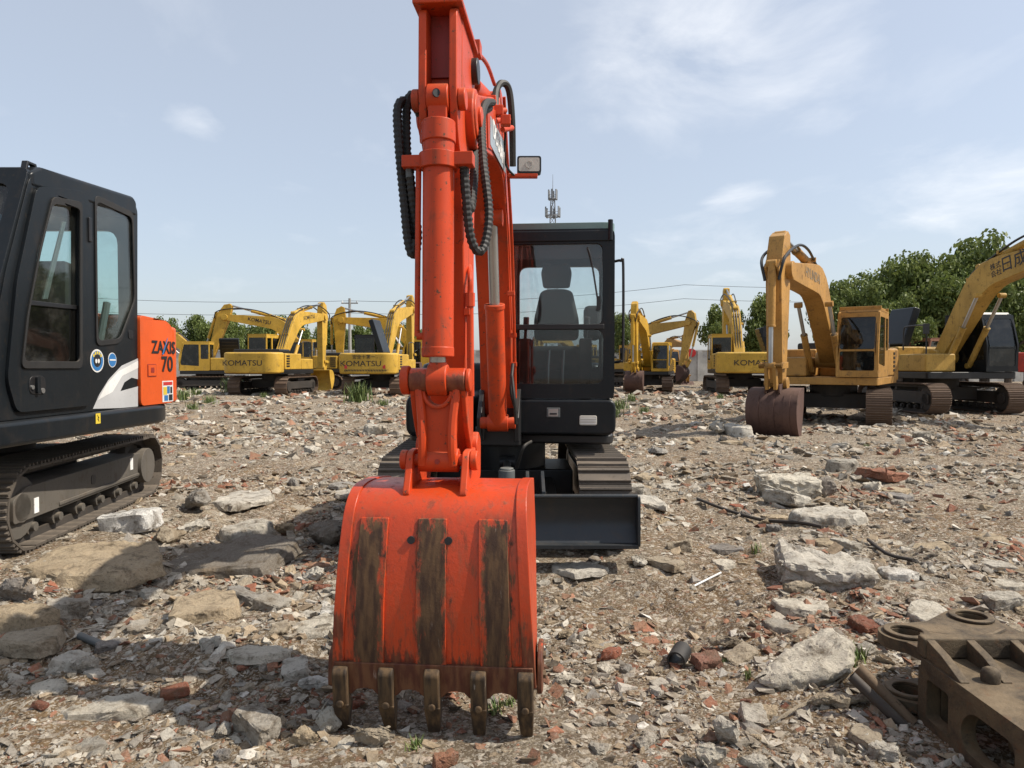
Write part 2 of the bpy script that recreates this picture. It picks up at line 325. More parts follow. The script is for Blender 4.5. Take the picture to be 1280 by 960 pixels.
# ------------------------------------------------------------------ terrain height
_t = np.random.RandomState(3).rand(256, 256)
def vnoise(x, y):
    xi, yi = np.floor(x).astype(int), np.floor(y).astype(int); fx, fy = x - xi, y - yi; fx = fx * fx * (3 - 2 * fx); fy = fy * fy * (3 - 2 * fy)
    g = lambda a, b: _t[a & 255, b & 255]
    return (g(xi, yi) * (1 - fx) + g(xi + 1, yi) * fx) * (1 - fy) + (g(xi, yi + 1) * (1 - fx) + g(xi + 1, yi + 1) * fx) * fy
def fbm(x, y, o=4):
    s = 0; a = .5
    for k in range(o): s = s + a * vnoise(x * 2 ** k + 17 * k, y * 2 ** k + 9 * k); a *= .5
    return s / (1 - .5 ** o)
PADS = []                                    # (x, y, half width, half length, yaw, z): ground levelled under the machines
def height(x, y):
    x = np.asarray(x, float); y = np.asarray(y, float)
    h = (fbm(x * .4 + 40, y * .4 + 40, 3) - .5) * .22 + (fbm(x * 1.9, y * 1.9, 3) - .5) * .10 + (fbm(x * 5.5, y * 5.5, 3) - .5) * .07 + (np.abs(fbm(x * 15, y * 15, 2) - .5)) * -.05 + .008
    h = h * (1 / (1 + np.exp((np.hypot(x, y) - 60) / 8)) + .0)
    h = h * np.clip(.35 + np.hypot(x - 0, y - 2.8) / 2.5, 0, 1) + .02
    h = h + .17 * np.exp(-((x + 4.2) / 1.6) ** 4 - ((y - 6.0) / 2.6) ** 4)
    h = h + .06 * np.exp(-((x - 1.15) / .5) ** 2 - ((y - 5.0) / .6) ** 2) - .05 * np.exp(-((x - 1.0) / .7) ** 2 - ((y - 4.1) / .5) ** 2)
    for cx, cy, hw, hl, ya, z in PADS:
        c, s = math.cos(ya), math.sin(ya); lx = (x - cx) * c + (y - cy) * s; ly = -(x - cx) * s + (y - cy) * c
        q = np.maximum(np.abs(lx) - hw, np.abs(ly) - hl); m = np.clip(1 - q / .5, 0, 1); m = m * m * (3 - 2 * m); h = h * (1 - m) + z * m
    return h
def hz(x, y): return float(height(np.array([x]), np.array([y]))[0])
def struct(o): o['kind'] = 'structure'; return o

# ------------------------------------------------------------------ shared builders: tracks, rams, buckets
def shoe_mesh(w, p, grousers, mat, t=.018, g=.022):
    mb = MB(); mb.box(-w / 2, w / 2, -p * .5, p * .47, -t, 0)
    for k in range(grousers):
        y = -p * .36 + (p * .62) * (k / max(1, grousers - 1) if grousers > 1 else 0)
        mb.prism_x([(-y - .014, 0), (-y - .007, g), (-y + .007, g), (-y + .014, 0)], -w / 2 + .004, w / 2 - .004)
    return mb.mesh('track_shoe', mat, 30)
def stadium(L, H, n, phase=0):
    r = H / 2; a = L - H; per = 2 * a + 2 * math.pi * r; out = []
    for i in range(n):
        s = ((i + phase) * per / n) % per
        if s < a: y, z, th = -a / 2 + s, H, 0
        elif s < a + math.pi * r: f = (s - a) / r; y, z, th = a / 2 + r * math.sin(f), r + r * math.cos(f), -f
        elif s < 2 * a + math.pi * r: y, z, th = a / 2 - (s - a - math.pi * r), 0, -math.pi
        else: f = (s - 2 * a - math.pi * r) / r; y, z, th = -a / 2 - r * math.sin(f), r - r * math.cos(f), -math.pi - f
        out.append((y, z, th))
    return out, per / n
def make_track(root, M, xc, w, L, H, n, shoem='trackshoe', side='trackdark', grousers=2, single=True, out=1, plate=True):
    r = H / 2; a = L - H; k = H / .65
    mb = MB(M); z0, z1 = H * .34, H * .72; xo = xc + out * w * .36; xi = xc - out * w * .30
    mb.prism_x(rnd_poly([(-a / 2 - .02, z0), (a / 2 + .12 * k, z0), (a / 2 + .12 * k, z1 - .07 * k), (a / 2 - .05, z1), (-a / 2 - .02, z1)], .03 * k), min(xi, xo), max(xi, xo))
    mb.box(min(xo, xo + out * .012), max(xo, xo + out * .012), -a / 2 * .55, a / 2 * .9, z0 + .02 * k, z0 + .05 * k)
    f = mb.build('track', side, root, .012 * k)
    chain = MB(M); st, p = stadium(L - .07 * k, H - .07 * k, 40)
    ring = [(-y, z + .035 * k) for y, z, _ in st]; st2, _ = stadium(L - .2 * k, H - .2 * k, 40); ring2 = [(-y, z + .10 * k) for y, z, _ in st2]
    for sx in (-.13, .13):
        x0 = xc + sx * w - .03 * k; x1 = x0 + .06 * k; V = []
        for q in (ring, ring2): V += [(x0, -u, z) for u, z in q] + [(x1, -u, z) for u, z in q]
        m = len(ring); Fc = []
        for i in range(m):
            j = (i + 1) % m; Fc += [(i, j, m + j, m + i), (2 * m + i, 3 * m + i, 3 * m + j, 2 * m + j), (i, 2 * m + i, 2 * m + j, j), (m + i, m + j, 3 * m + j, 3 * m + i)]
        chain.add(V, Fc)
    chain.build('track_chain', 'trackdark', f)
    wi = MB(M); wi.cyl((xc - w * .3, -a / 2, r), (xc + w * .3, -a / 2, r), r - .09 * k, 22); wi.cyl((xc - w * .36, -a / 2, r), (xc + w * .36, -a / 2, r), r * .35, 14); wi.build('idler', side, f, .008)
    sp = MB(M); R0 = r - .06 * k; pts = [(R0 * (1.0 if i % 2 else .84) * math.cos(math.pi * i / 13), R0 * (1.0 if i % 2 else .84) * math.sin(math.pi * i / 13)) for i in range(26)]
    sp.loft([(xc - w * .1, a / 2 + c, r + s_) for c, s_ in pts], [(xc + w * .1, a / 2 + c, r + s_) for c, s_ in pts])
    sp.cyl((xc - w * .3, a / 2, r), (xc + out * w * .44, a / 2, r), r * .55, 20); sp.build('sprocket', side, f, .006)
    nr = max(4, int(L / .42))
    for i in range(nr):
        y = -a / 2 + a * (i + .5) / nr; q = MB(M); q.cyl((xc - w * .26, y, .145 * k), (xc + w * .26, y, .145 * k), .062 * k, 12); q.cyl((xc - w * .34, y, .145 * k), (xc + w * .34, y, .145 * k), .035 * k, 10); q.build('roller', side, f)
    st, p = stadium(L - .03 * k, H - .045 * k, n, .3)
    if single:
        me = shoe_mesh(w, p, grousers, shoem)
        for y, z, th in st: inst('track_shoe', me, f, M @ Matrix.Translation((xc, y, z + .022 * k)) @ Matrix.Rotation(th, 4, 'X'))
    else:
        b = MB(M)
        for y, z, th in st:
            T = Matrix.Translation((xc, y, z + .022 * k)) @ Matrix.Rotation(th, 4, 'X'); q = MB(); q.box(-w / 2, w / 2, -p * .5, p * .46, -.03, 0); q.box(-w / 2, w / 2, -p * .5, -p * .38, 0, .03); b.add([T @ v for v in q.v], q.f)
        b.build('track_belt', shoem, f)
    return f
def ram(root, M, p, q, x, r, mat, frac=.58, name='boom_cylinder', rodmat='steel'):
    """hydraulic cylinder in the side plane from p=(u,z) to q, barrel first"""
    P, Q = Vector((x, -p[0], p[1])), Vector((x, -q[0], q[1])); D = Q - P; mid = P + D * frac
    mb = MB(M); mb.cyl(P, mid, r, 20); mb.cyl(mid - D.normalized() * r * .5, mid, r * 1.1, 20); mb.cx(p[0], p[1], x - r * 1.15, x + r * 1.15, r * .95, 16)
    b = mb.build(name, mat, root, r * .06)
    rb = MB(M); rb.cyl(mid, Q, r * .55, 16); rb.build('rod', rodmat, b)
    e = MB(M); e.cx(q[0], q[1], x - r * 1.1, x + r * 1.1, r * .85, 16); e.build('rod_end', mat, b)
    return b
def bucket(root, M, hinge, ang, W, S, mat, toothmat, nt=5, xc=0):
    ca, sa = math.cos(ang), math.sin(ang); T = lambda a, b: (hinge[0] + S * (a * ca - b * sa), hinge[1] + S * (a * sa + b * ca))
    curve = [tuple(c)[:2] for c in crom([(-.14, -.14, 0), (.12, -.08, 0), (.36, -.11, 0), (.58, -.27, 0), (.68, -.55, 0), (.64, -.88, 0), (.50, -1.18, 0)], 4)]
    inner = [(a - (.03 if b < -.3 else .012), b - (.03 if b > -.5 else 0)) for a, b in curve]
    mb = MB(M); mb.prism_x([T(*p) for p in curve] + [T(*p) for p in inner[::-1]], xc - W / 2 + .02, xc + W / 2 - .02)
    o = mb.build('bucket', mat, root, .004)
    for s in (-1, 1):
        q = MB(M); q.prism_x([T(*p) for p in curve] + [T(.40, -1.16), T(.02, -.55)], *sorted((xc + s * (W / 2 - .03), xc + s * (W / 2)))); q.build('side_plate', mat, o, .004)
        e = MB(M); e.prism_x([T(*p) for p in rnd_poly([(-.12, -.13), (-.1, .06), (.02, .10), (.2, .03), (.34, .1), (.44, .0), (.42, -.12)], .05)], *sorted((xc + s * .13 * S, xc + s * .17 * S))); e.build('hinge_plate', mat, o, .004)
    for k in (-.3, 0, .3):
        st = curve[9:25]; w = MB(M); w.prism_x([T(a + .014, b + (.012 if b > -.35 else 0)) for a, b in st] + [T(a - .006, b) for a, b in st[::-1]], xc + k * W - .07 * S, xc + k * W + .07 * S); w.build('wear_strip', mat, o, .003)
    lip = MB(M); lip.prism_x([T(.50, -1.12), T(.535, -1.12), T(.44, -1.32), T(.41, -1.32)], xc - W / 2, xc + W / 2); lip.build('lip', toothmat, o, .004)
    for i in range(nt):
        x = xc - W / 2 + .05 * S + (W - .1 * S) * i / (nt - 1); t = MB(M); t.prism_x([T(.555, -1.12), T(.46, -1.36), T(.36, -1.55), T(.345, -1.54), T(.40, -1.34), T(.48, -1.12)], x - .045 * S, x + .045 * S); t.build('tooth', toothmat, o, .006)
    return o

# ------------------------------------------------------------------ the yard's larger excavators (20 tonne class, facing -Y locally)
def excavator(label, x, y, track_yaw, upper_yaw, body='yellow', S=1.0, tb=38, ta=-88, tk=0, z=None, hood=False, single=False, bucketmat='bucketrust', armmat=None, tracks='trackrust',
              rear=None, rear_small=None, boom_text=None, side_text=None, cabmat=None, bucket_w=1.15, cabbody=None, roofguard=False, stripes=False, boom_side=1, has_bucket=True, mirror_rail=False, fore=None, mud=None, hood_x=-.25, hood_y=1.0, La=2.9, hood_h=1.25):
    z = hz(x, y) if z is None else z
    root = empty('excavator', (x, y, z), label, 'excavator', None, R(track_yaw)); armmat = armmat or body; cabmat = cabmat or body
    A = Matrix.Diagonal((S, S, S, 1)); U = A @ Matrix.Rotation(R(upper_yaw - track_yaw), 4, 'Z')
    for s in (-1, 1): make_track(root, A, s * 1.15, .6, 4.0, .93, 46, tracks, 'trackdark' if not mud else mud, 3, single, s)
    c = MB(A); c.box(-.95, .95, -.55, .55, .38, .78); c.cyl((0, 0, .7), (0, 0, 1.06), .62, 24); c.build('undercarriage_frame', 'trackdark', root, .02)
    d = MB(U); d.prism_z(rnd_poly([(-1.36, -1.5), (1.36, -1.6), (1.36, 2.0), (-1.36, 2.0)], .1), 1.04, 1.24); d.build('deck', 'black' if body != 'hyellow' else body, root, .02)
    cw = MB(U); cw.prism_z(rnd_poly([(-1.38, 1.62), (1.38, 1.62), (1.38, 2.32), (1.02, 2.62), (-1.02, 2.62), (-1.38, 2.32)], .25, 5), 1.08, 2.06); cw = cw.build('counterweight', body, root, .09, seg=3)
    if rear: text(rear, .36, U @ frame((rear_small or 0, 2.628, 1.55), (-1, 0, 0), (0, 0, 1)), 'letter', cw, bold=.0, squash=1.18)
    if fore: text(fore, .22, U @ frame((.05, 2.628, 1.86), (-1, 0, 0), (0, 0, 1)), 'letter', cw, bold=.0)
    if stripes:
        for i in range(27):
            q = MB(U); x0 = -1.0 + i * .075; q.prism_y([(x0, 1.20), (x0 + .042, 1.20), (x0 + .012, 1.29), (x0 - .03, 1.29)], 2.6225, 2.626); q.build('hazard_stripe', 'letter', cw)
        for s in (-1, 1):
            q = MB(U); q.prism_y([(s * .85, 1.33), (s * .99, 1.33), (s * .97, 1.52), (s * .85, 1.45)], 2.6225, 2.626); q.build('reflector', 'decalred', cw)
    for s in (-1, 1):                                                           # side doors of the engine bay with a louvred vent
        q = MB(U); q.box(*sorted((s * .45, s * 1.36)), .16 if s > 0 else -.1, 1.60, 1.25, 2.02); sd = q.build('engine_cover', body, root, .05)
        for i in range(5): v = MB(U); v.box(*sorted((s * 1.352, s * 1.375)), 1.18, 1.50, 1.38 + i * .12, 1.45 + i * .12); v.build('louvre', 'black', sd)
        if side_text and s < 0: text(side_text, .2, U @ frame((-1.368, .45, 1.6), (0, -1, 0), (0, 0, 1)), 'letter', sd, bold=.02)
    q = MB(U); q.box(-.45, .45, .35, 1.62, 1.25, 1.98); q.build('centre_cover', body, root, .03)
    q = MB(U); q.box(-1.36, -.42, -1.42, -.12, 1.25, 1.78); q.build('tool_box', body, root, .05)
    q = MB(U); q.prism_y(rrect(-1.15, 1.2, 2.0, 2.22, .08), .7, 1.75); q.build('engine_hood', 'black', root, .03) if not hood else None
    if hood:
        q = MB(U); q.M = U @ Matrix.Translation((hood_x, hood_y, 2.05)) @ Matrix.Rotation(R(18), 4, 'Y'); q.prism_y(rrect(-.12, .12, 0, hood_h, .06), -.62, .55); h = q.build('open_hood', 'charcoal', root, .03)
        for i in range(5): v = MB(q.M); v.box(.118, .14, -.5, .45, .16 + i * .17 * hood_h, .22 + i * .17 * hood_h); v.build('hood_rib', 'black', h)
    # cab
    cb = MB(U); x0, x1, yf, yr, zb, zt = .36, 1.36, -1.62, .14, 1.25, 2.98
    side = rnd_poly([(-yr, zb), (-yf, zb), (-yf + .03, 2.05), (-yf - .22, zt - .06), (-yf - .4, zt), (-yr, zt)], .1)
    win = rnd_poly([(-yr + .62, 1.52), (-yf - .09, 1.6), (-yf - .1, 2.05), (-yf - .29, zt - .16), (-yr + .62, zt - .16)], .05); win2 = rnd_poly([(-yr + .07, 1.95), (-yr + .52, 1.95), (-yr + .52, zt - .16), (-yr + .07, zt - .16)], .05)
    for xa in (x0, x1 - .05): cb.plate(side, [win, win2], lambda a, b, c_, xa=xa: (xa + c_, -a, b), .05)
    ff = lambda a, b, c_: (a, yf - .02 + c_ + max(0, b - 2.05) * .26, b)
    cb.plate(rrect(x0, x1, zb, zt - .05, .03), [rrect(x0 + .09, x1 - .09, 1.42, 1.92, .05), rrect(x0 + .09, x1 - .09, 1.97, zt - .17, .05)], ff, .05)
    cb.box(x0 + .05, x1 - .05, yr - .05, yr, zb, 1.95); cb.box(x0 + .05, x1 - .05, yr - .05, yr, zt - .15, zt - .01); cb.box(x0 + .05, x1 - .05, yf + .02, yr - .05, zb, zb + .06)
    cb.prism_x([(-yr, zt - .03), (-yf - .36, zt - .03), (-yf - .4, zt + .03), (-yr - .0, zt + .03)], x0, x1); cab = cb.build('cab', cabmat, root, .02)
    for nm, fm, lp in (('windscreen', ff, rrect(x0 + .07, x1 - .07, 1.95, zt - .15, .05)), ('lower_window', ff, rrect(x0 + .07, x1 - .07, 1.4, 1.94, .05)),
                       ('door_window', lambda a, b, c_: (x1 - .03 + c_, -a, b), win), ('side_window', lambda a, b, c_: (x1 - .03 + c_, -a, b), win2), ('far_window', lambda a, b, c_: (x0 + .015 + c_, -a, b), win), ('rear_window', lambda a, b, c_: (a, yr - .03 + c_, b), rrect(x0 + .04, x1 - .04, 1.93, zt - .13, .05))):
        g = MB(U); g.plate(lp, [], (lambda a, b, c_, fm=fm: fm(a, b, c_ + .015)) if nm in ('windscreen', 'lower_window') else fm, .012); g.build(nm, 'glass_far', cab, 0)
    s_ = MB(U); s_.box(.62, 1.12, -.75, -.25, 1.3, 1.72); s_.box(.64, 1.10, -.32, -.2, 1.7, 2.4); s_.box(.74, 1.0, -.31, -.22, 2.4, 2.62); s_.build('seat', 'seat', cab, .05)
    if roofguard:
        g = MB(U)
        for i in range(9): g.box(x0 + .06 + i * .105, x0 + .10 + i * .105, yf + .42, yr - .1, zt + .06, zt + .10)
        g.box(x0, x1, yf + .4, yf + .46, zt + .03, zt + .12); g.box(x0, x1, yr - .1, yr - .05, zt + .03, zt + .12); g.build('roof_guard', cabmat, cab, .008)
    rail = MB(U); hose(rail, [(-1.3, -1.35, 1.75), (-1.3, -1.33, 2.5), (-1.3, -1.2, 2.62), (-1.3, -.45, 2.62), (-1.3, -.3, 2.5), (-1.3, -.28, 1.9)], .022); rail.build('handrail', 'black', root)
    mir = MB(U); hose(mir, [(-1.32, -1.34, 2.2), (-1.42, -1.5, 2.28), (-1.44, -1.52, 2.45)], .014); mir.box(-1.53, -1.35, -1.55, -1.51, 2.35, 2.65); mir.build('mirror', 'black', root, .01)
    # boom, arm, bucket
    foot = Vector((.35, 1.7)); bd = Vector((math.cos(R(tb)), math.sin(R(tb)))); bn = Vector((-bd.y, bd.x)); P = lambda a, b: foot + bd * a + bn * b; xb = -.03
    stn = [(0, 0, .38), (1.1, .50, .58), (2.15, .96, .74), (2.6, 1.05, .76), (3.1, 1.0, .72), (4.4, .50, .54), (5.7, 0, .34)]
    bm_ = MB(U); bm_.prism_x(beam([(P(a, b).x, P(a, b).y, dd) for a, b, dd in bow(stn, 2)]), xb - .23, xb + .23); bm_.cx(foot.x, foot.y, xb - .36, xb + .36, .22); tip = P(5.7, 0); bm_.cx(tip.x, tip.y, xb - .3, xb + .3, .19)
    bo = bm_.build('boom', armmat, root, .015)
    for body_, sz, a0, b0 in (boom_text or ()):
        c0 = P(a0, b0); ax = (P(4.6, .47) - P(3.0, .98)).normalized(); xs = boom_side
        o3 = (xb + xs * .234, -c0.x, c0.y); xax = Vector((0, -ax.x, ax.y)) * (-1 if xs > 0 else 1); yax = Vector((0, ax.y, ax.x))
        text(body_, sz, U @ frame(o3, xax, yax), 'lettergrey' if body == 'hyellow' else 'letter', bo, bold=.004)
    for s in (-1, 1): ram(root, U, (.98, 1.42), tuple(P(2.45, .62)), xb + s * .37, .085, armmat, .56)
    ad = Vector((math.cos(R(ta)), math.sin(R(ta)))); an = Vector((-ad.y, ad.x)); Q = lambda a, b: tip + ad * a + an * b
    am = MB(U); am.prism_x([tuple(Q(*p)) for p in ((-.85, .02), (-.7, .30), (-.1, .50), (.35, .46), (La, .16), (La + .12, 0), (La, -.14), (.2, -.26), (-.1, -.28), (-.8, -.16))], xb - .165, xb + .165)
    am.cx(*Q(La, 0), xb - .24, xb + .24, .14); arm = am.build('arm', armmat, root, .015)
    ram(root, U, tuple(P(2.55, 1.52)), tuple(Q(-.78, .02)), xb, .10, armmat, .6, 'arm_cylinder')
    k0 = Q(-.05, .62); lk = Q(La - .35, .52); ram(root, U, tuple(k0), tuple(lk), xb, .085, armmat, .62, 'bucket_cylinder')
    for s in (-1, 1):
        e = MB(U); e.prism_x(beam([(*Q(-.05, .62), .2), (*Q(.05, .42), .34)]), *sorted((xb + s * .1, xb + s * .14))); e.build('cylinder_bracket', armmat, arm)
    hp = Q(La, 0); B2 = hp + Vector((math.cos(R(ta + 90 + tk)), math.sin(R(ta + 90 + tk)))) * .42 * .95
    for s in (-1, 1):
        l = MB(U); l.prism_x(beam([(*Q(La - .4, .0), .13), (*lk, .13)]), *sorted((xb + s * .2, xb + s * .235))); l.cx(*lk, xb - .24, xb + .24, .05); l.build('link', armmat, arm, .006)
        l = MB(U); l.prism_x(beam([(*B2, .15), (*lk, .15)]), *sorted((xb + s * .05, xb + s * .12))); l.build('bucket_link', armmat, arm, .006)
    if has_bucket: bucket(root, U, tuple(hp), R(ta + 90 + tk), bucket_w, .95, bucketmat, 'mudsteel' if bucketmat != 'yellow' else bucketmat, 5, xb)
    hs = MB(U)
    for k in (-1, 1): hose(hs, [(xb + k * .1, -P(3.0, 1.46).x, P(3.0, 1.46).y), (xb + k * .18, -P(4.2, 1.25).x, P(4.2, 1.25).y), (xb + k * .24, -P(5.3, .8).x, P(5.3, .8).y), (xb + k * .24, -Q(-.2, .5).x, Q(-.2, .5).y), (xb + k * .14, -Q(.3, .6).x, Q(.3, .6).y)], .032)
    for k in (-.12, 0, .12): hose(hs, [(xb + k, -P(.3, .35).x, P(.3, .35).y), (xb + k, -P(1.2, .93).x, P(1.2, .93).y), (xb + k, -P(2.2, 1.46).x, P(2.2, 1.46).y), (xb + k, -P(3.0, 1.45).x, P(3.0, 1.45).y)], .024)
    hs.build('hydraulic_hose', 'black', bo)
    for a_, b_ in ((1.2, .9), (2.1, 1.4), (3.4, 1.4)):
        cl = MB(U); c0 = P(a_, b_); cl.box(xb - .18, xb + .18, -c0.x - .03, -c0.x + .03, c0.y - .05, c0.y + .05); cl.build('hose_clamp', armmat, bo)
    PADS.append((x, y, 1.5 * S, 2.1 * S, R(track_yaw), z))
    return root

# ------------------------------------------------------------------ main machine: orange compact excavator
MX, MY, MZ = -.06, 6.40, .09
def main_machine():
    root = empty('excavator', (MX, MY, MZ), 'orange compact excavator with dark cab and its bucket resting on the rubble', 'excavator')
    T0 = Matrix.Translation((0, 0, 0)); U = Matrix.Translation((0, 0, -MZ)) @ Matrix.Rotation(R(-4.8), 4, 'Z')
    PADS.append((MX, MY, 1.0, 1.25, 0, MZ))
    for s in (-1, 1): make_track(root, T0, s * .745, .385, 2.52, .71, 38, 'trackshoe', 'black', 2, True, s)
    q = MB(T0); q.box(-.58, .58, -.35, .35, .28, .52); q.cyl((0, 0, .48), (0, 0, .80), .36, 28); q.build('undercarriage_frame', 'black', root, .015)
    # dozer blade
    bl = MB(T0); prof = [tuple(c)[:2] for c in crom([(1.50, .50, 0), (1.44, .40, 0), (1.43, .28, 0), (1.50, .155, 0)], 5)]
    bl.prism_x(prof + [(u - .03, z_) for u, z_ in prof[::-1]], -.95, .93); bl.cyl((-.95, -1.495, .5), (.93, -1.495, .5), .016, 10); b = bl.build('dozer_blade', 'bladegrey', root, .004)
    e = MB(T0); e.prism_x([(1.53, .14), (1.53, .17), (1.36, .19), (1.36, .155)], -.955, .935); e.build('cutting_edge', 'bladegrey', b, .004)
    for s in (-.962, .925): e = MB(T0); e.prism_x(rnd_poly([(1.535, .15), (1.53, .51), (1.36, .46), (1.36, .17)], .03), s, s + .02); e.build('end_plate', 'bladegrey', b, .003)
    for s in (-1, 1):
        e = MB(T0); e.prism_x([(1.42, .24), (1.42, .36), (.3, .46), (.3, .34)], s * .36 - .05, s * .36 + .05); e.build('blade_arm', 'black', b, .01)
    for x in (.16, .27): e = MB(T0); e.prism_x([(1.42, .33), (1.42, .52), (1.18, .63), (.86, .5), (.86, .36)], x, x + .025); e.build('blade_bracket', 'bladegrey', b, .004)
    ram(root, T0, (1.36, .36), (.45, .60), .02, .058, 'bladegrey', .6, 'blade_cylinder')
    e = MB(T0); e.cyl((.02, -1.05, .43), (.02, -1.05, .62), .062, 18); e.cyl((.02, -1.05, .62), (.02, -1.05, .635), .052, 18); e.build('swivel_cap', 'plasticgrey', root, .012)
    # deck and body
    d = MB(U); d.prism_z(rnd_poly([(-.76, -.56), (.93, -.70), (.93, .8), (.72, 1.25), (-.72, 1.25), (-.90, .8)], .12), .865, .945); d.build('deck', 'black', root, .02)
    d = MB(U); d.box(-.16, .20, -.86, -.5, .86, 1.02); d.box(-.16, .22, -.62, -.3, 1.0, 1.3); d.build('boom_mount', 'black', root, .02)
    for x in (-.12, .165): d = MB(U); d.prism_x([(.45, .9), (1.02, .92), (1.04, 1.1), (.86, 1.30), (.55, 1.36), (.40, 1.1)], x, x + .035); d.build('boom_lug', 'black', root, .006)
    d = MB(U); d.prism_y(rrect(-.78, -.2, .90, 1.26, .10), -.60, .7); d.build('side_cover', 'charcoal', root, .05)
    d = MB(U); d.prism_z(rnd_poly([(-.9, .55), (.9, .55), (.9, .85), (.66, 1.24), (-.66, 1.24), (-.9, .85)], .15), .92, 1.52); d.build('counterweight', 'charcoal', root, .06)
    # cab
    x0, x1, yf, yr, zb, zt = .02, .925, -.80, .56, .945, 2.60; cb = MB(U)
    ff = lambda a, b_, c: (a, yf + c, b_)
    hu = rrect(x0 + .085, x1 - .095, 1.815, 2.44, .05); hl = rnd_poly([(x0 + .085, 1.35), (x1 - .085, 1.35), (x1 - .085, 1.775), (x0 + .085, 1.775)], .07)
    cb.plate(rrect(x0, x1, 1.235, 2.555, .06), [hu, hl], ff, .06)
    sidep = rnd_poly([(-yr, 1.235), (-yf - .05, 1.235), (-yf - .05, 2.51), (-yf - .10, 2.555), (-yr, 2.555)], .08); sh = rnd_poly([(-yr + .1, 1.75), (-yf - .14, 1.75), (-yf - .14, 2.46), (-yr + .1, 2.46)], .08)
    for xa in (x0, x1 - .05): cb.plate(sidep, [sh], lambda a, b_, c, xa=xa: (xa + c, -a, b_), .05)
    cb.plate(rrect(x0, x1, 1.235, 2.555, .06), [rrect(x0 + .07, x1 - .07, 1.45, 2.44, .08)], lambda a, b_, c: (a, yr - .05 + c, b_), .05)
    cab = cb.build('cab', 'charcoal', root, .018, seg=3)
    rf = MB(U); rf.plate(rrect(x0 - .005, x1 + .003, yf + .02, yr + .01, .10, 5), [], lambda a, b_, c: (a, b_, 2.535 + c), .072); rf.build('roof', 'roofgreen', cab, .03, seg=4)
    vz = MB(U); vz.box(x0 + .03, x1 - .04, yf - .012, yf + .02, 2.455, 2.54); vz.build('visor_panel', 'charcoal', cab, .01)
    pl = MB(U); pl.cyl((x1 - .035, yf - .005, 2.46), (x1 - .035, yf - .005, 2.62), .02, 12); pl.build('roof_post', 'charcoal', cab, .004)
    fl = MB(U); fl.prism_y(rnd_poly([(x0 + .03, .955), (x1 + .012, .955), (x1 + .012, 1.228), (x0 + .03, 1.228)], .07), yf - .012, yr); skirt = fl.build('cab_skirt', 'charcoal', cab, .02, seg=3)
    hp = MB(U); hp.box(.40, .505, yf - .022, yf - .0125, 1.09, 1.165); hd = hp.build('handle_plate', 'plasticgrey', skirt, .004)
    t = MB(U); t.box(.414, .491, yf - .024, yf - .0222, 1.098, 1.157); t.build('plate_rim', 'steel', hd); t = MB(U); t.box(.424, .481, yf - .034, yf - .0242, 1.112, 1.125); t.build('pull', 'black', hd, .002)
    lp = MB(U); lp.prism_y(rrect(.655, .79, 1.03, 1.105, .014), yf - .022, yf - .011); lm = lp.build('headlamp', 'lamplens', skirt, .004)
    for i in range(3): t = MB(U); t.box(.662, .785, yf - .025, yf - .0222, 1.042 + i * .02, 1.046 + i * .02); t.build('lens_rib', 'white', lm)
    for nm, loop, mt in (('windscreen', hu, 'glass'), ('lower_windscreen', hl, 'glass_mid')):
        big = [(a + (.008 if a > (x0 + x1) / 2 else -.008), b_ + (.008 if b_ > sum(p[1] for p in loop) / len(loop) else -.008)) for a, b_ in loop]
        g = MB(U); g.plate(big, [], lambda a, b_, c: (a, yf + .022 + c, b_), .008); g.build(nm, mt, cab, 0, 0)
    g = MB(U); g.plate(rrect(x0 + .06, x1 - .06, 1.44, 2.45, .08), [], lambda a, b_, c: (a, yr - .03 + c, b_), .006); g.build('rear_window', 'glass', cab, 0, 0)
    for xa, nm in ((x0 + .02, 'side_window'), (x1 - .028, 'door_window')): g = MB(U); g.plate(sh, [], lambda a, b_, c, xa=xa: (xa + c, -a, b_), .006); g.build(nm, 'glass', cab, 0, 0)
    bar = MB(U); bar.box(x0 + .08, x1 - .08, yf - .006, yf + .02, 1.775, 1.816); bar.build('windscreen_bar', 'black', cab, .006)
    sd = MB(U); sd.box(x0 + .085, x1 - .095, yf + .045, yf + .055, 2.33, 2.439); sd.build('sun_visor', 'seat', cab)
    wp = MB(U); hose(wp, [(.715, yf - .012, 2.41), (.745, yf - .02, 2.3), (.80, yf - .022, 1.96)], .007); wp.box(.785, .815, yf - .03, yf - .015, 1.92, 2.03); wp.build('wiper', 'black', cab)
    st = MB(U); st.prism_y(rnd_poly([(.255, 1.72), (.655, 1.72), (.66, 1.9), (.60, 2.16), (.535, 2.185), (.375, 2.185), (.31, 2.16), (.25, 1.9)], .05), .06, .19); seat = st.build('seat', 'seat', cab, .04, seg=3)
    st = MB(U); st.prism_y(rnd_poly([(.335, 2.20), (.375, 2.195), (.535, 2.195), (.575, 2.20), (.595, 2.33), (.57, 2.41), (.525, 2.415), (.505, 2.40), (.405, 2.40), (.385, 2.415), (.34, 2.41), (.315, 2.33)], .03), .07, .17); st.build('headrest', 'seat', seat, .03, seg=3)
    st = MB(U); st.box(.24, .67, -.35, .14, 1.45, 1.66); st.build('seat_cushion', 'seat', seat, .05, seg=3)
    for x in (.20, .71): st = MB(U); st.box(x - .05, x + .05, -.42, .1, 1.3, 1.72); hose(st, [(x, -.36, 1.7), (x + .01, -.39, 1.82)], .014); st.cyl((x + .01, -.39, 1.8), (x + .015, -.4, 1.9), .024, 10); st.build('control_console', 'seat', cab, .02)
    for x in (.40, .52): st = MB(U); hose(st, [(x, -.5, 1.0), (x, -.52, 1.4), (x + .01, -.48, 1.62)], .011); st.build('travel_lever', 'steel', cab)
    fb = MB(U); fb.box(.70, .85, -.1, .2, 1.72, 2.02); fb.build('rear_box', 'black', cab, .04)
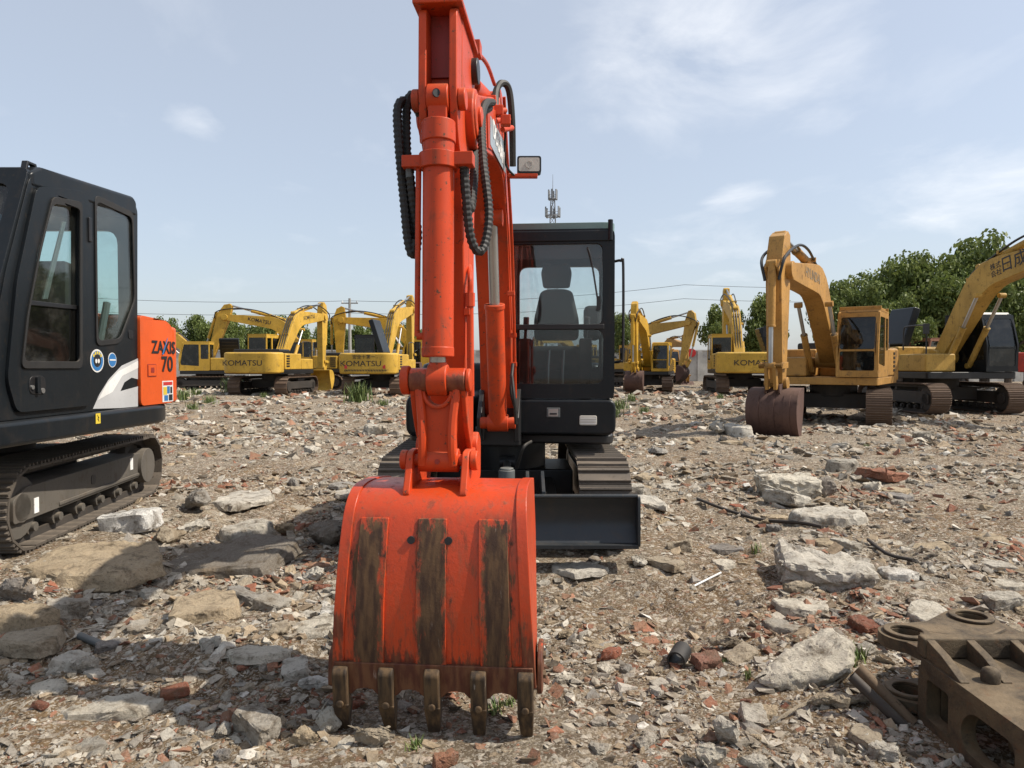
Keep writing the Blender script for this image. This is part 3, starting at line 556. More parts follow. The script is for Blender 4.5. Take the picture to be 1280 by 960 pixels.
    hr = MB(U); hose(hr, [(x1 + .0, yf + .08, 2.31), (x1 + .05, yf + .05, 2.31), (x1 + .068, yf + .05, 2.26), (x1 + .068, yf + .05, 1.60), (x1 + .05, yf + .05, 1.53), (x1 + .0, yf + .08, 1.52)], .011); hr.build('grab_rail', 'black', cab)
    # boom
    xb = .035; bw = .098
    stn = [(.70, 1.20, .24), (.80, 1.75, .30), (1.02, 2.42, .37), (1.38, 2.88, .42), (1.85, 2.96, .38), (2.5, 2.80, .29), (3.10, 2.63, .21)]
    bm_ = MB(U); bm_.prism_x(beam(bow(stn, 5)), xb - .15, xb + bw); bm_.cx(.70, 1.2, xb - .125, xb + .125, .12, 22); boom = bm_.build('boom', 'orange', root, .010)
    t = MB(U); t.cx(3.10, 2.63, xb - .135, xb + .135, .105, 24); t.build('boom_tip_boss', 'orange', boom, .01)
    t = MB(U); t.cx(3.10, 2.63, xb - .15, xb + .15, .05, 18); t.build('pivot_pin', 'orange', boom, .006)
    rib = MB(U); rib.prism_x(beam(bow([(.83, 1.8, .22), (1.05, 2.42, .27), (1.42, 2.86, .3), (1.9, 2.93, .26), (2.5, 2.78, .2)], 5)), xb + bw - .002, xb + bw + .008); rib.build('side_web', 'orange', boom, .004)
    dz = MB(U); dz.prism_x(rnd_poly([(1.5, 2.80), (2.42, 2.72), (2.42, 2.88), (1.5, 3.0)], .02), xb + bw + .0085, xb + bw + .0105); dc = dz.build('nameplate', 'decalgrey', boom)
    text('DOOSAN', .135, U @ frame((xb + bw + .0125, -1.96, 2.85), (0, 1, .0), (0, 0, 1)), 'white', dc, bold=.03, squash=1.15, thick=.002)
    for u, z_ in ((1.15, 2.02), (1.0, 1.72), (.96, 1.5)): t = MB(U); t.box(xb + bw - .01, xb + bw + .045, -u - .02, -u + .02, z_ - .015, z_ + .02); t.build('hose_clamp', 'orange', boom, .004)
    t = MB(U); hose(t, [(xb + bw + .03, -.9, 1.22), (xb + bw + .03, -.98, 1.6), (xb + bw + .03, -1.12, 2.1), (xb + bw + .03, -1.3, 2.5), (xb + bw + .02, -1.55, 2.98), (xb + bw + .02, -1.72, 3.24)], .011); t.build('steel_pipe', 'orange', boom)
    ram(root, U, (1.02, 1.06), (1.42, 2.52), xb + .005, .068, 'orange', .60)
    t = MB(U); t.cx(1.02, 1.06, xb - .13, xb + .14, .045, 16); t.build('cylinder_pin', 'orange', root, .006)
    # arm cylinder on top of the boom
    ram(root, U, (1.72, 3.22), (2.96, 2.90), xb, .058, 'orange', .62, 'arm_cylinder')
    t = MB(U)
    for s in (-1, 1): t.prism_x([(1.55, 3.05), (1.9, 3.05), (1.78, 3.28), (1.66, 3.28)], *sorted((xb + s * .075, xb + s * .10)))
    t.build('cylinder_bracket', 'orange', boom, .006)
    t = MB(U); hose(t, [(xb + .075, -1.9, 3.25), (xb + .085, -2.4, 3.17), (xb + .07, -2.85, 3.06)], .012); t.box(xb + .03, xb + .11, -2.88, -2.8, 3.02, 3.09); t.build('cylinder_pipe', 'orange', boom, .003)
    # arm
    am = MB(U); am.prism_x([(2.93, 3.005), (3.27, 3.005), (3.30, 2.5), (3.23, 1.9), (3.16, 1.16), (3.10, 1.03), (3.0, 1.03), (2.95, 1.14), (2.92, 2.0), (2.88, 2.5), (2.86, 2.75)], xb - .085, xb + .085)
    arm = am.build('arm', 'orange', root, .010)
    t = MB(U); t.box(xb - .105, xb + .105, -3.42, -2.9, 3.001, 3.026); t.build('top_plate', 'orange', arm, .006)
    for s in (-1, 1):
        t = MB(U); t.prism_x(rnd_poly([(3.25, 3.0), (3.40, 3.0), (3.415, 2.62), (3.37, 2.46), (3.27, 2.36), (3.2, 2.45)], .05), *sorted((xb + s * .048, xb + s * .082))); t.build('channel_plate', 'orange', arm, .006)
        t = MB(U); t.cx(3.365, 2.62, *sorted((xb + s * .083, xb + s * .115)), .046, 18); t.build('pin_boss', 'orange', arm, .006)
    t = MB(U); t.box(xb - .047, xb + .047, -3.30, -3.26, 2.74, 3.0); t.build('channel_back', 'orange_dark', arm)  # darker orange carries the shade deep inside the channel
    t = MB(U); t.cx(3.08, 2.63, xb - .125, xb + .125, .135, 26); t.build('arm_pivot_boss', 'orange', arm, .012)
    t = MB(U); t.cx(2.96, 2.90, xb - .11, xb + .115, .06, 18); t.build('rod_pin', 'black', arm, .006)
    for z_ in (2.2, 1.72): t = MB(U); t.box(xb + .083, xb + .11, -3.24, -3.12, z_, z_ + .03); t.build('pipe_clamp', 'orange', arm, .003)
    t = MB(U); t.cyl((xb + .108, -3.2, 1.36), (xb + .108, -3.22, 1.78), .016, 12); t.cyl((xb + .108, -3.22, 1.76), (xb + .108, -3.22, 1.82), .022, 8); hose(t, [(xb + .108, -3.22, 1.8), (xb + .106, -3.2, 1.9), (xb + .07, -3.0, 1.98)], .012); t.build('grease_pipe', 'orange', arm)
    # bucket cylinder, in front of the arm
    bc = MB(U); bc.cyl((xb, -3.385, 2.50), (xb, -3.42, 1.535), .066, 30); bc.cyl((xb, -3.385, 2.52), (xb, -3.389, 2.43), .072, 30); bc.cyl((xb, -3.419, 1.575), (xb, -3.42, 1.532), .0685, 30); bc.cx(3.375, 2.62, xb - .046, xb + .046, .062, 22); bc.box(xb - .04, xb + .04, -3.42, -3.34, 2.48, 2.60)
    bc = bc.build('bucket_cylinder', 'orange', root, .006)
    t = MB(U); t.ring((xb - .002, -3.4375, 2.62), (xb + .002, -3.443, 2.62), .016, .001, 14); t.cyl((xb, -3.42, 2.625), (xb, -3.4405, 2.625), .016, 14); t.build('grease_hole_shade', 'black', bc)  # black disc on the surface paints the dark inside of a hole
    t = MB(U); t.cyl((xb, -3.42, 1.545), (xb, -3.412, 1.44), .034, 18); t.build('rod', 'steel', bc)
    t = MB(U); t.box(xb - .15, xb - .06, -3.43, -3.36, 2.325, 2.375); t.box(xb + .06, xb + .15, -3.43, -3.36, 2.33, 2.385); t.ring((xb, -3.392, 2.32), (xb, -3.392, 2.385), .082, .064, 26); t.build('hose_bracket', 'orange', bc, .004)
    for s, zl in ((-1, 1.62),): t = MB(U); t.cyl((xb - .083, -3.40, 2.33), (xb - .088, -3.42, zl), .012, 10); t.cyl((xb - .088, -3.42, zl), (xb - .06, -3.42, zl), .016, 10); t.build('supply_pipe', 'orange', bc)
    # links at the bucket
    t = MB(U); t.cx(3.41, 1.435, xb - .118, xb + .118, .052, 22); lkg = t.build('link_pin', 'joint_worn', root, .006)
    for s in (-1, 1): t = MB(U); t.cx(3.41, 1.435, *sorted((xb + s * .119, xb + s * (.155 if s < 0 else .14))), .062 if s < 0 else .05, 20); t.build('pin_collar', 'orange', lkg, .008)
    t = MB(U); t.cx(3.41, 1.435, xb - .042, xb + .042, .068, 22); t.cyl((xb, -3.415, 1.45), (xb, -3.418, 1.512), .044, 18, .038); t.build('rod_eye', 'orange', lkg, .006)
    hl_ = lambda a, b_, c: (xb + a, -3.42 + c - (b_ - 1.1) * .02, b_)
    t = MB(U); arc = [(.05 * math.cos(k), 1.385 + .055 * math.sin(k)) for k in np.linspace(math.pi, 2 * math.pi, 10)]
    t.plate([(-.088, 1.40), (-.05, 1.40)] + arc[1:-1] + [(.05, 1.40), (.088, 1.40), (.072, 1.2), (.075, 1.08), (-.075, 1.08), (-.072, 1.2)], [], hl_, .06); hlk = t.build('bucket_link', 'orange', root, .008)
    for s in (-1, 1):
        t = MB(U); p = crom([(xb + s * .085, -3.425, 1.43), (xb + s * .066, -3.44, 1.28), (xb + s * .062, -3.445, 1.16), (xb + s * .066, -3.43, 1.08)], 6); t.tube(p, [.019] * len(p), 8); t.build('link_rib', 'orange', hlk)
        t = MB(U); t.prism_x(beam(bow([(3.41, 1.435, .085), (3.33, 1.26, .06), (3.19, 1.13, .085)], 5)), *sorted((xb + s * .095, xb + s * .118))); t.build('guide_link', 'orange', hlk, .006)
        t = MB(U); t.cx(3.18, 1.13, *sorted((xb + s * .10, xb + s * .14)), .046, 18); t.build('guide_pin', 'orange', hlk, .006)
    t = MB(U); t.tube([(xb + .058 * math.cos(k), -3.432 + .004 * math.sin(k), 1.385 + .062 * math.sin(k)) for k in np.linspace(math.pi * .98, math.pi * 2.02, 14)], .0085, 8); t.build('link_lip', 'orange', hlk)
    t = MB(U); t.cx(3.39, 1.095, xb - .085, xb + .085, .05, 24); t.build('lower_link_boss', 'orange', hlk, .006)
    t = MB(U); t.cx(3.39, 1.095, xb - .145, xb + .15, .026, 16); t.build('bucket_pin', 'orange', hlk, .004)
    t = MB(U); t.cyl((xb, -3.438, 1.095), (xb, -3.4435, 1.095), .011, 10); t.build('grease_nipple', 'orange_dark', hlk)
    # bucket, narrower at the top than at the lip
    class TB(MB):
        def build(q, *a_, **k_):
            for v_ in q.v: v_.x = xc + (v_.x - xc) * (1 - .085 * min(1, max(0, v_.z - .22) / .75))
            return MB.build(q, *a_, **k_)
    X0, X1 = xb - .375, xb + .40; xc = (X0 + X1) / 2
    cv = [tuple(c)[:2] for c in crom([(2.98, .955, 0), (3.2, .985, 0), (3.42, .99, 0), (3.53, .945, 0), (3.585, .84, 0), (3.62, .62, 0), (3.625, .42, 0), (3.60, .22, 0)], 5)]
    inn = [(u - .022, z_ - (.022 if u < 3.5 else 0)) for u, z_ in cv]
    mb = TB(U); mb.prism_x(cv + inn[::-1], X0 + .012, X1 - .012); bk = mb.build('bucket', 'bucket_orange', root, .004)
    tap = lambda z_: .014 * (1 - z_)
    for s, X in ((-1, X0), (1, X1)):
        pol = [(u + .008, z_ + .006) for u, z_ in cv] + [(3.50, .20), (3.30, .46), (3.08, .72)]
        t = TB(U); t.loft([(X - s * .034 + s * tap(z_), -u, z_) for u, z_ in pol], [(X + s * .014 + s * tap(z_), -u, z_) for u, z_ in pol]); t.build('side_plate', 'bucket_orange', bk, .004)
        t = MB(U); t.prism_x(rnd_poly([(3.60, .20), (3.59, .33), (3.52, .37), (3.42, .36), (3.36, .24), (3.46, .15)], .025), *sorted((X + s * .026, X + s * .046))); t.build('side_cutter', 'bucket_lip', bk, .005)
        for zz_ in (.23, .31): v = MB(U); v.cx(3.48, zz_, *sorted((X + s * .046, X + s * .057)), .017, 6); v.build('cutter_bolt', 'mudsteel', bk)
    cu = np.array(cv); zi = cu[::-1, 1]; ui = cu[::-1, 0]; zs = np.linspace(.885, .27, 12); us = np.interp(zs, zi[:24], ui[:24])
    for k in (-.255, .0, .262):
        c0 = xc + k - .005; P = [(u + .010, z_) for u, z_ in zip(us, zs)] + [(u - .005, z_) for u, z_ in zip(us[::-1], zs[::-1])]
        t = TB(U); t.prism_x(P, c0 - .062, c0 + .062); t.build('wear_strip', 'bucket_strip', bk, .003)
    # lip with scallops between the teeth, following the bucket back
    tx = [X0 + .018 + (X1 - X0 - .036) * i / 4 for i in range(5)]; pl = [(X0 - .012, .315), (X0 - .012, .20)]
    for i in range(4):
        a, b_ = tx[i] + .04, tx[i + 1] - .04; pl += [(a, .178), (a + .02, .200), ((a + b_) / 2, .206), (b_ - .02, .200), (b_, .178)]
    pl += [(X1 + .012, .20), (X1 + .012, .315)]
    t = MB(U); t.plate(pl, [], lambda a, b_, c: (a, -3.628 + c + (.30 - b_) * .14, b_), .03); t.build('lip', 'bucket_lip', bk, .005)
    for i, x in enumerate(tx):
        t = MB(U); t.prism_x(rnd_poly([(3.635, .30), (3.655, .28), (3.635, .13), (3.595, .125), (3.57, .2), (3.60, .30)], .015), x - .031, x + .031); ad = t.build('tooth_adapter', 'tooth_worn', bk, .008)
        t = MB(U); dx = (-.004, .006, 0, -.003, .004)[i]
        t.loft([(x - .033, -3.640, .148), (x + .033, -3.640, .148), (x + .033, -3.565, .148), (x - .033, -3.565, .148)], [(x - .024 + dx, -3.585, .012 + abs(dx)), (x + .024 + dx, -3.585, .012 + abs(dx)), (x + .024 + dx, -3.565, .012), (x - .024 + dx, -3.565, .012)]); t.cyl((x, -3.63, .150), (x, -3.648, .150), .016, 10); t.build('tooth', 'tooth_worn', ad, .007)
    for x in (xc - .088, xc + .062): t = MB(U); t.cyl((x, -3.56, .80), (x, -3.6045, .803), .0155, 18); t.build('drain_hole_shade', 'letter', bk)  # flat black discs painted for the shade inside two holes
    for s in (-1, 1):
        t = MB(U); t.prism_x(rnd_poly([(3.05, .97), (3.04, 1.15), (3.12, 1.2), (3.24, 1.12), (3.33, 1.14), (3.43, 1.135), (3.46, 1.06), (3.52, .955)], .035), *sorted((xb + s * .103, xb + s * .133))); t.build('hinge_plate', 'orange', bk, .006)
        t = MB(U); t.cx(3.39, 1.095, *sorted((xb + s * .134, xb + s * .165)), .042, 18); t.build('hinge_boss', 'orange', bk, .006)
    # hoses
    W = lambda px, py, d: tuple(Matrix.Translation((-MX, -MY, -MZ)) @ at_depth(px, py, d))
    for pts in ([(536, 150, 3.3), (528, 135, 3.22), (517, 119, 3.15), (509, 130, 3.12), (508, 180, 3.1), (512, 240, 3.08), (514, 305, 3.08), (519, 319, 3.08), (522, 290, 3.07), (516, 250, 3.05), (511, 205, 3.03)],
                [(532, 160, 3.28), (520, 135, 3.2), (505, 126, 3.12), (497, 138, 3.08), (499, 185, 3.06), (505, 250, 3.06), (510, 300, 3.05), (516, 318, 3.05), (520, 300, 3.05)]):
        t = MB(); hose(t, [W(*p) for p in pts], .019, 1); t.build('guarded_hose', 'rubber', arm)
    for pts in ([(616, 128, 4.0), (607, 130, 3.6), (602, 150, 3.35), (604, 200, 3.2), (611, 265, 3.12), (606, 305, 3.08), (597, 314, 3.05), (588, 295, 3.03), (583, 250, 3.02), (580, 205, 3.02)],
                [(612, 135, 4.0), (600, 145, 3.7), (594, 180, 3.4), (592, 230, 3.2), (588, 262, 3.1), (582, 240, 3.05), (580, 205, 3.02)]):
        t = MB(); hose(t, [W(*p) for p in pts], .019, 1); t.build('guarded_hose', 'rubber', boom)
    t = MB(); t.cyl(W(511, 204, 3.03), W(512, 222, 3.03), .016, 10); t.cyl(W(580, 199, 3.02), W(580, 215, 3.02), .018, 10); t.build('hose_fitting', 'plasticgrey', arm)
    t = MB(); hose(t, [W(619, 138, 4.4), (W(620, 115, 4.5)), W(627, 104, 4.55), W(636, 112, 4.6), W(640, 150, 4.65), W(641, 208, 4.75)], .022); t.build('boom_hose', 'rubber', boom)
    t = MB(); hose(t, [W(632, 160, 4.7), W(631, 200, 4.8), W(640, 217, 4.85), W(650, 219, 4.9)], .008); t.build('lamp_cable', 'black', boom)
    for k in range(3):
        t = MB(); t.box(*[v for i in range(3) for v in sorted((W(614 + k * 9, 127 + k * 12, 4.3)[i] - .03, W(614 + k * 9, 127 + k * 12, 4.3)[i] + .03))]); t.cyl(W(610 + k * 9, 140 + k * 11, 4.35), W(632 + k * 4, 138 + k * 11, 4.5), .018, 10); t.build('pipe_block', 'orange', boom, .006)
    # work lamp on its bracket
    b0, b1 = Vector(W(634, 220, 4.88)), Vector(W(672, 220, 4.88)); t = MB(); t.box(b0.x, b1.x, b0.y - .02, b0.y + .03, b0.z - .012, b0.z + .012); lb = t.build('lamp_bracket', 'orange', boom, .004)
    c = Vector(W(661.5, 205.5, 4.87)); t = MB(); t.plate(rrect(c.x - .082, c.x + .082, c.z - .058, c.z + .058, .018), [], lambda a, b_, q: (a, c.y + q, b_), .07); t.cyl((c.x, c.y + .035, c.z - .08), (c.x, c.y + .035, c.z - .05), .022, 12); lh = t.build('work_lamp', 'black', boom, .008)
    t = MB(); t.plate(rrect(c.x - .07, c.x + .07, c.z - .046, c.z + .046, .012), [], lambda a, b_, q: (a, c.y - .003 + q, b_), .006); t.ring((c.x, c.y - .004, c.z), (c.x, c.y - .007, c.z), .026, .018, 18); t.build('lens', 'lamplens', lh)
    # hoses around the boom foot
    for pts in ([(640, 470, 5.3), (643, 500, 5.25), (645, 530, 5.3)], [(560, 520, 5.2), (575, 545, 5.3), (590, 560, 5.5)], [(646, 585, 5.5), (654, 560, 5.4), (664, 552, 5.5)], [(641, 455, 5.4), (639, 490, 5.3), (647, 520, 5.4)]):
        t = MB(); hose(t, [W(*p) for p in pts], .012); t.build('feed_hose', 'rubber', root)
    return root
main_machine()

# ------------------------------------------------------------------ orange and charcoal excavator at the left
ZX, ZY, ZZ = -4.35, 5.75, .19
def left_machine():
    root = empty('excavator', (ZX, ZY, ZZ), 'charcoal and orange excavator showing its cab door and one long track', 'excavator')
    XS = -3.15; I = Matrix.Translation((-ZX, -ZY, -ZZ))
    YT = R(6.5); A = Matrix.Rotation(YT, 4, 'Z'); A = Matrix.Translation((-.15, .16, 0)) @ A
    for s in (-1, 1): make_track(root, A, s * .80, .45, 2.75, .62, 40, 'trackshoe', 'trackdust', 3, True, s)
    PADS.append((ZX, ZY + .2, 1.1, 1.45, YT, ZZ))
    for i, (y, z0) in enumerate(((-.93, .24), (.72, .31))): q = MB(A); q.box(.9625, .9665, y, y + .06, z0, z0 + .11); q.build('track_decal', 'white', root)
    q = MB(A); q.prism_x(rrect(-.02, .06, .30, .38, .03), .9605, .9655); q.build('frame_slot_shade', 'letter', root)  # black plate on the frame, shade of an opening put into colour
    q = MB(A); q.box(-.6, .6, -.5, .5, .3, .6); q.cyl((0, 0, .5), (0, 0, .78), .45, 26); q.build('undercarriage_frame', 'trackdark', root, .02)
    S = lambda px, py: (lambda p: (p.y, p.z))(on_side(px, py, XS))
    sm = lambda x: (lambda a, b, c: (x + c, a, b))
    zsk0, zsk1 = S(218, 527)[1], S(150, 519)[1]
    # skirt / deck edge
    d = MB(I); d.prism_z(rnd_poly([(XS - 2.3, 4.0), (XS + .05, 4.0), (XS + .05, 6.35), (XS - .12, 6.72), (XS - .6, 6.95), (XS - 2.3, 6.95)], .22, 6), .985, 1.148); d.build('deck', 'charcoal', root, .035, seg=3)
    d = MB(I); d.cyl((ZX, ZY, .9), (ZX, ZY, .99), .5, 26); d.build('turntable', 'black', root)
    y0, zt = S(-28, 528)[0], 2.84
    outer = [(S(-28, 520)[0], 1.152), (S(172, 520)[0], 1.152), S(172, 262), S(166, 250), S(52, 213), S(37, 222), S(7, 340)]
    outer = rnd_poly([(a, b) for a, b in outer], .05, 4)
    dwin = rnd_poly([S(*p) for p in ((60, 247), (97, 254), (97, 459), (21, 459), (28, 395), (44, 312))], .05, 5)
    rwin = rnd_poly([S(*p) for p in ((118, 246), (165, 268), (168, 376), (149, 427), (120, 430))], .06, 5)
    cb = MB(I); cb.plate(outer, [dwin, rwin], sm(XS - .05), .05)
    # front wall with windscreen opening, rear wall, roof, far side
    yf_t, yf_b = S(37, 222)[0], S(7, 340)[0]; fx0, fx1 = XS - 1.0, XS - .0
    fr = lambda a, b, c: (a, yf_t + .01 + (yf_b - yf_t) * (2.80 - b) / .62 * (1 if b > 1.5 else 1) * .98 + c, b)
    cb.plate(rrect(fx0, fx1 - .01, 1.155, 2.79, .05), [rrect(fx0 + .07, fx1 - .10, 1.5, 2.68, .09)], fr, .05)
    yr = S(172, 300)[0]
    cb.plate(rrect(fx0, fx1 - .055, 1.155, 2.78, .05), [rrect(fx0 + .06, fx1 - .14, 1.80, 2.62, .12)], lambda a, b, c: (a, yr - .055 + c, b), .05)
    cb.plate(outer, [dwin, rwin], sm(fx0 - .04), .045)
    cab = cb.build('cab', 'charcoal', root, .016, seg=3)
    rp = [S(37, 220), S(50, 213.5), S(80, 222), S(166, 249), S(171, 258)]
    rf = MB(I); top = [(a, b + .025) for a, b in rp]; rf.plate([(a, b) for a, b in top] + [(rp[-1][0], rp[-1][1] - .09), (rp[0][0], rp[0][1] - .07)], [], sm(fx0 - .05), 1.0 + .058); rf.build('roof', 'charcoal', cab, .03, seg=3)
    for (px, py) in ((51, 212), (149, 249)):
        a, b = S(px, py); t = MB(I); t.prism_x([(-a - .07, b - .02), (-a - .05, b + .05), (-a + .04, b + .05), (-a + .06, b - .02), (-a + .04, b - .02), (-a + .025, b + .033), (-a - .035, b + .033), (-a - .05, b - .02)], XS - .10, XS - .06); t.build('lifting_eye', 'black', cab, .004)
    # door
    door = rnd_poly([S(*p) for p in ((42, 233), (98, 238), (109, 252), (109, 507), (17, 516), (5, 475), (17, 350))], .06, 5)
    t = MB(I); t.plate(door, [dwin], sm(XS + .001), .022); dr = t.build('door', 'charcoal', cab, .008, seg=3)
    grow = lambda L, k: [((a - sum(p[0] for p in L) / len(L)) * k + sum(p[0] for p in L) / len(L), (b - sum(p[1] for p in L) / len(L)) * k + sum(p[1] for p in L) / len(L)) for a, b in L]
    t = MB(I); t.plate(grow(dwin, 1.015), [grow(dwin, .93)], sm(XS + .0235), .012); t.build('window_seal', 'rubber', dr, .004)
    up = [S(*p) for p in ((60, 249), (97, 255), (97, 383), (27, 375), (43, 312))]; lo = [S(*p) for p in ((97, 386), (97, 458), (21, 458), (26, 379))]
    t = MB(I); t.plate(up, [], sm(XS - .012), .006); t.build('upper_door_window', 'glass_green', dr, 0, 0)
    t = MB(I); t.plate(lo, [], sm(XS - .012), .006); t.build('lower_door_window', 'glass_dark', dr, 0, 0)
    t = MB(I); t.plate([S(26, 374), S(97, 382), S(97, 387), S(25, 380)], [], sm(XS - .02), .024); t.build('window_rail', 'black', dr, .003)
    t = MB(I); t.plate([S(82, 277), S(86, 277), S(63, 374), S(57, 374)], [], sm(XS - .03), .014); t.build('sliding_window_edge', 'plasticgrey', dr, .003)
    t = MB(I); t.plate(rwin, [], sm(XS - .012), .006); t.build('rear_side_window', 'glass_green', cab, 0, 0)
    t = MB(I); t.plate(grow(rwin, 1.03), [grow(rwin, .95)], sm(XS + .001), .010); t.build('window_seal', 'rubber', cab, .004)
    for nm, q in (('far_door_window', dwin), ('far_rear_window', rwin)): t = MB(I); t.plate(q, [], sm(fx0 - .025), .006); t.build(nm, 'glass_green', cab, 0, 0)
    t = MB(I); t.plate(rrect(fx0 + .06, fx1 - .09, 1.49, 2.69, .09), [], lambda a, b, c: fr(a, b, c + .02), .006); t.build('windscreen', 'glass_dark', cab, 0, 0)
    t = MB(I); t.plate(rrect(fx0 + .05, fx1 - .13, 1.79, 2.63, .12), [], lambda a, b, c: (a, yr - .03 + c, b), .006); t.build('rear_window', 'glass_green', cab, 0, 0)
    a, b = S(41, 482); t = MB(I); t.plate(rnd_poly([(a - .075, b - .055), (a + .09, b - .06), (a + .085, b + .065), (a - .07, b + .065)], .05), [], sm(XS + .0235), .004); hn = t.build('handle_recess', 'black', dr, .003)
    t = MB(I); t.plate(rrect(a - .02, a + .012, b - .05, b + .06, .012), [], sm(XS + .028), .018); t.build('door_handle', 'charcoal', dr, .006)
    t = MB(I); t.cyl((XS + .027, a - .048, b - .01), (XS + .036, a - .048, b - .01), .014, 14); t.cyl((XS + .027, a + .055, b - .035), (XS + .034, a + .055, b - .035), .018, 14); t.build('lock_barrel', 'steel', dr)
    a, b = S(107, 282); t = MB(I); t.box(XS + .0, XS + .035, a - .012, a + .025, b - .12, b + .06); t.build('hinge', 'black', dr, .006)
    a, b = S(52, 330)
    for yy in (5.42,):
        t = MB(I); t.plate(rnd_poly([(yy - .2, 1.65), (yy + .26, 1.65), (yy + .24, 2.0), (yy + .2, 2.27), (yy - .02, 2.30), (yy - .14, 2.0)], .08), [], sm(XS - .62), .36); st = t.build('seat', 'seat', cab, .05, seg=3)
        t = MB(I); t.box(XS - .7, XS - .2, yy - .45, yy + .15, 1.45, 1.7); t.build('seat_cushion', 'seat', st, .05)
    t = MB(I); t.box(XS - .2, XS - .08, S(40, 400)[0] - .2, S(40, 400)[0] + .4, 1.4, 1.75); t.build('control_console', 'plasticgrey', cab, .03)
    t = MB(I); t.box(fx0 + .05, XS - .1, 4.35, yr - .1, 1.08, 1.14); t.build('cab_floor', 'black', cab)
    t = MB(I); hose(t, [(XS - .12, S(136, 420)[0], 1.3), (XS - .12, S(143, 420)[0], 1.65), (XS - .12, S(152, 360)[0], 2.0)], .028); t.build('seat_belt_post', 'plasticgrey', cab)
    # lower rear panel recess handle
    a, b = S(163, 418); t = MB(I); t.plate(rrect(a - .035, a + .035, b - .035, b + .035, .02), [], sm(XS + .001), .004); t.build('latch', 'black', cab, .002)
    # white swoosh on the lower panel
    pts = [S(*p) for p in ((116, 511), (124, 493), (136, 474), (152, 457), (172, 448), (172, 474), (164, 472), (155, 478), (150, 489), (172, 483), (172, 508), (150, 510))]
    t = MB(I); t.plate(pts, [], sm(XS + .001), .002); t.build('swoosh_decal', 'swoosh', cab)
    t = MB(I); t.plate([S(*p) for p in ((122, 500), (133, 480), (148, 464), (172, 451), (172, 460), (152, 470), (140, 490))], [], sm(XS + .0035), .001); t.build('swoosh_highlight', 'white', cab)
    # two round stickers
    a, b = S(121, 451); disc = lambda r, n=26: [(a + r * math.cos(2 * math.pi * i / n), b + r * math.sin(2 * math.pi * i / n)) for i in range(n)]
    t = MB(I); t.plate(disc(.088), [], sm(XS + .001), .002); bd = t.build('round_sticker', 'white', cab)
    t = MB(I); t.plate(disc(.076), [disc(.05)], sm(XS + .0035), .001); t.build('sticker_ring', 'decalblue', bd)
    t = MB(I); t.plate(disc(.048), [], sm(XS + .0035), .001); t.build('sticker_field', 'letter', bd)
    for k in range(5): an = R(40 + 25 * k); t = MB(I); cy, cz = a + .062 * math.cos(an), b + .062 * math.sin(an); t.box(XS + .005, XS + .006, cy - .009, cy + .009, cz - .011, cz + .011); t.build('sticker_mark', 'decalyellow', bd)
    for y_, z_ in ((-.016, -.002), (.016, -.002)):
        t = MB(I); t.plate([(a + y_ + .013 * math.cos(q), b + z_ + .017 * math.sin(q)) for q in np.linspace(0, 5.8, 12)], [], sm(XS + .005), .001); t.build('sticker_mark', 'white', bd)
    a, b = S(140, 450); t = MB(I); t.plate(disc(.058), [], sm(XS + .001), .002); bd = t.build('round_sticker', 'white', cab)
    t = MB(I); t.plate(disc(.052), [], sm(XS + .0035), .001); t.build('sticker_field', 'decalblue', bd); t = MB(I); t.box(XS + .005, XS + .006, a - .042, a + .042, b - .005, b + .006); t.build('sticker_mark', 'white', bd)
    a, b = S(114, 522.5); t = MB(I); t.box(XS + .0505, XS + .0525, a - .03, a + .03, b - .042, b + .035); t.build('warning_label', 'decalyellow', root)
    t = MB(I); t.prism_x([(-a - .012, b - .03), (-a + .012, b - .005), (-a - .002, b - .003), (-a + .012, b + .026), (-a - .012, b + .0), (-a + .0, b - .003)], XS + .053, XS + .0545); t.build('warning_mark', 'letter', root)
    # orange rear cover and counterweight
    yc0, yc1 = S(172.6, 450)[0], S(213, 450)[0]; zt1 = S(175, 397)[1]
    cap = lambda x, y_: x
    t = MB(I); prof = rnd_poly([(yc0, 1.152), (yc1, 1.152), (yc1, zt1 - .05), (yc1 - .12, zt1 + .0), (yc0, zt1 + .02)], .05)
    t.plate(prof, [], sm(XS - 1.1), 1.1 + .022); cv = t.build('engine_cover', 'zorange', root, .035, seg=3)
    t = MB(I); t.prism_z(rnd_poly([(XS - 2.2, yc1 + .006), (XS + .02, yc1 + .006), (XS + .01, yc1 + .10), (XS - .12, yc1 + .32), (XS - .6, yc1 + .5), (XS - 2.2, yc1 + .5)], .16, 6), 1.152, zt1 - .05); t.build('counterweight', 'zorange', root, .05, seg=3)
    t = MB(I); t.box(XS - 1.9, XS - .5, yc0 + .15, yc1, zt1 - .3, zt1 + .06); t.build('engine_hood', 'zorange', root, .05)
    mid = lambda p: (XS + .026, *S(*p))
    text('ZAXIS', .155, I @ frame(mid((201.3, 435)), (0, 1, 0), (0, 0, 1)), 'letter', cv, bold=.02, squash=1.02, thick=.002)
    a, b = S(202.3, 435)
    t = MB(I); t.plate([(a - .055, b - .058), (a - .030, b - .058), (a + .055, b + .095), (a + .035, b + .075)], [], sm(XS + .0285), .002); t.build('lettering', 'decalblue', cv)
    
    text('70', .19, I @ frame(mid((205.5, 456)), (0, 1, 0), (0, 0, 1)), 'letter', cv, bold=.02, squash=1.15, thick=.002)
    a, b = S(186.5, 463); t = MB(I); t.plate(rrect(a - .075, a + .075, b - .055, b + .055, .008), [], sm(XS + .0225), .003); lt = t.build('cover_latch', 'orange_dark', cv, .001)
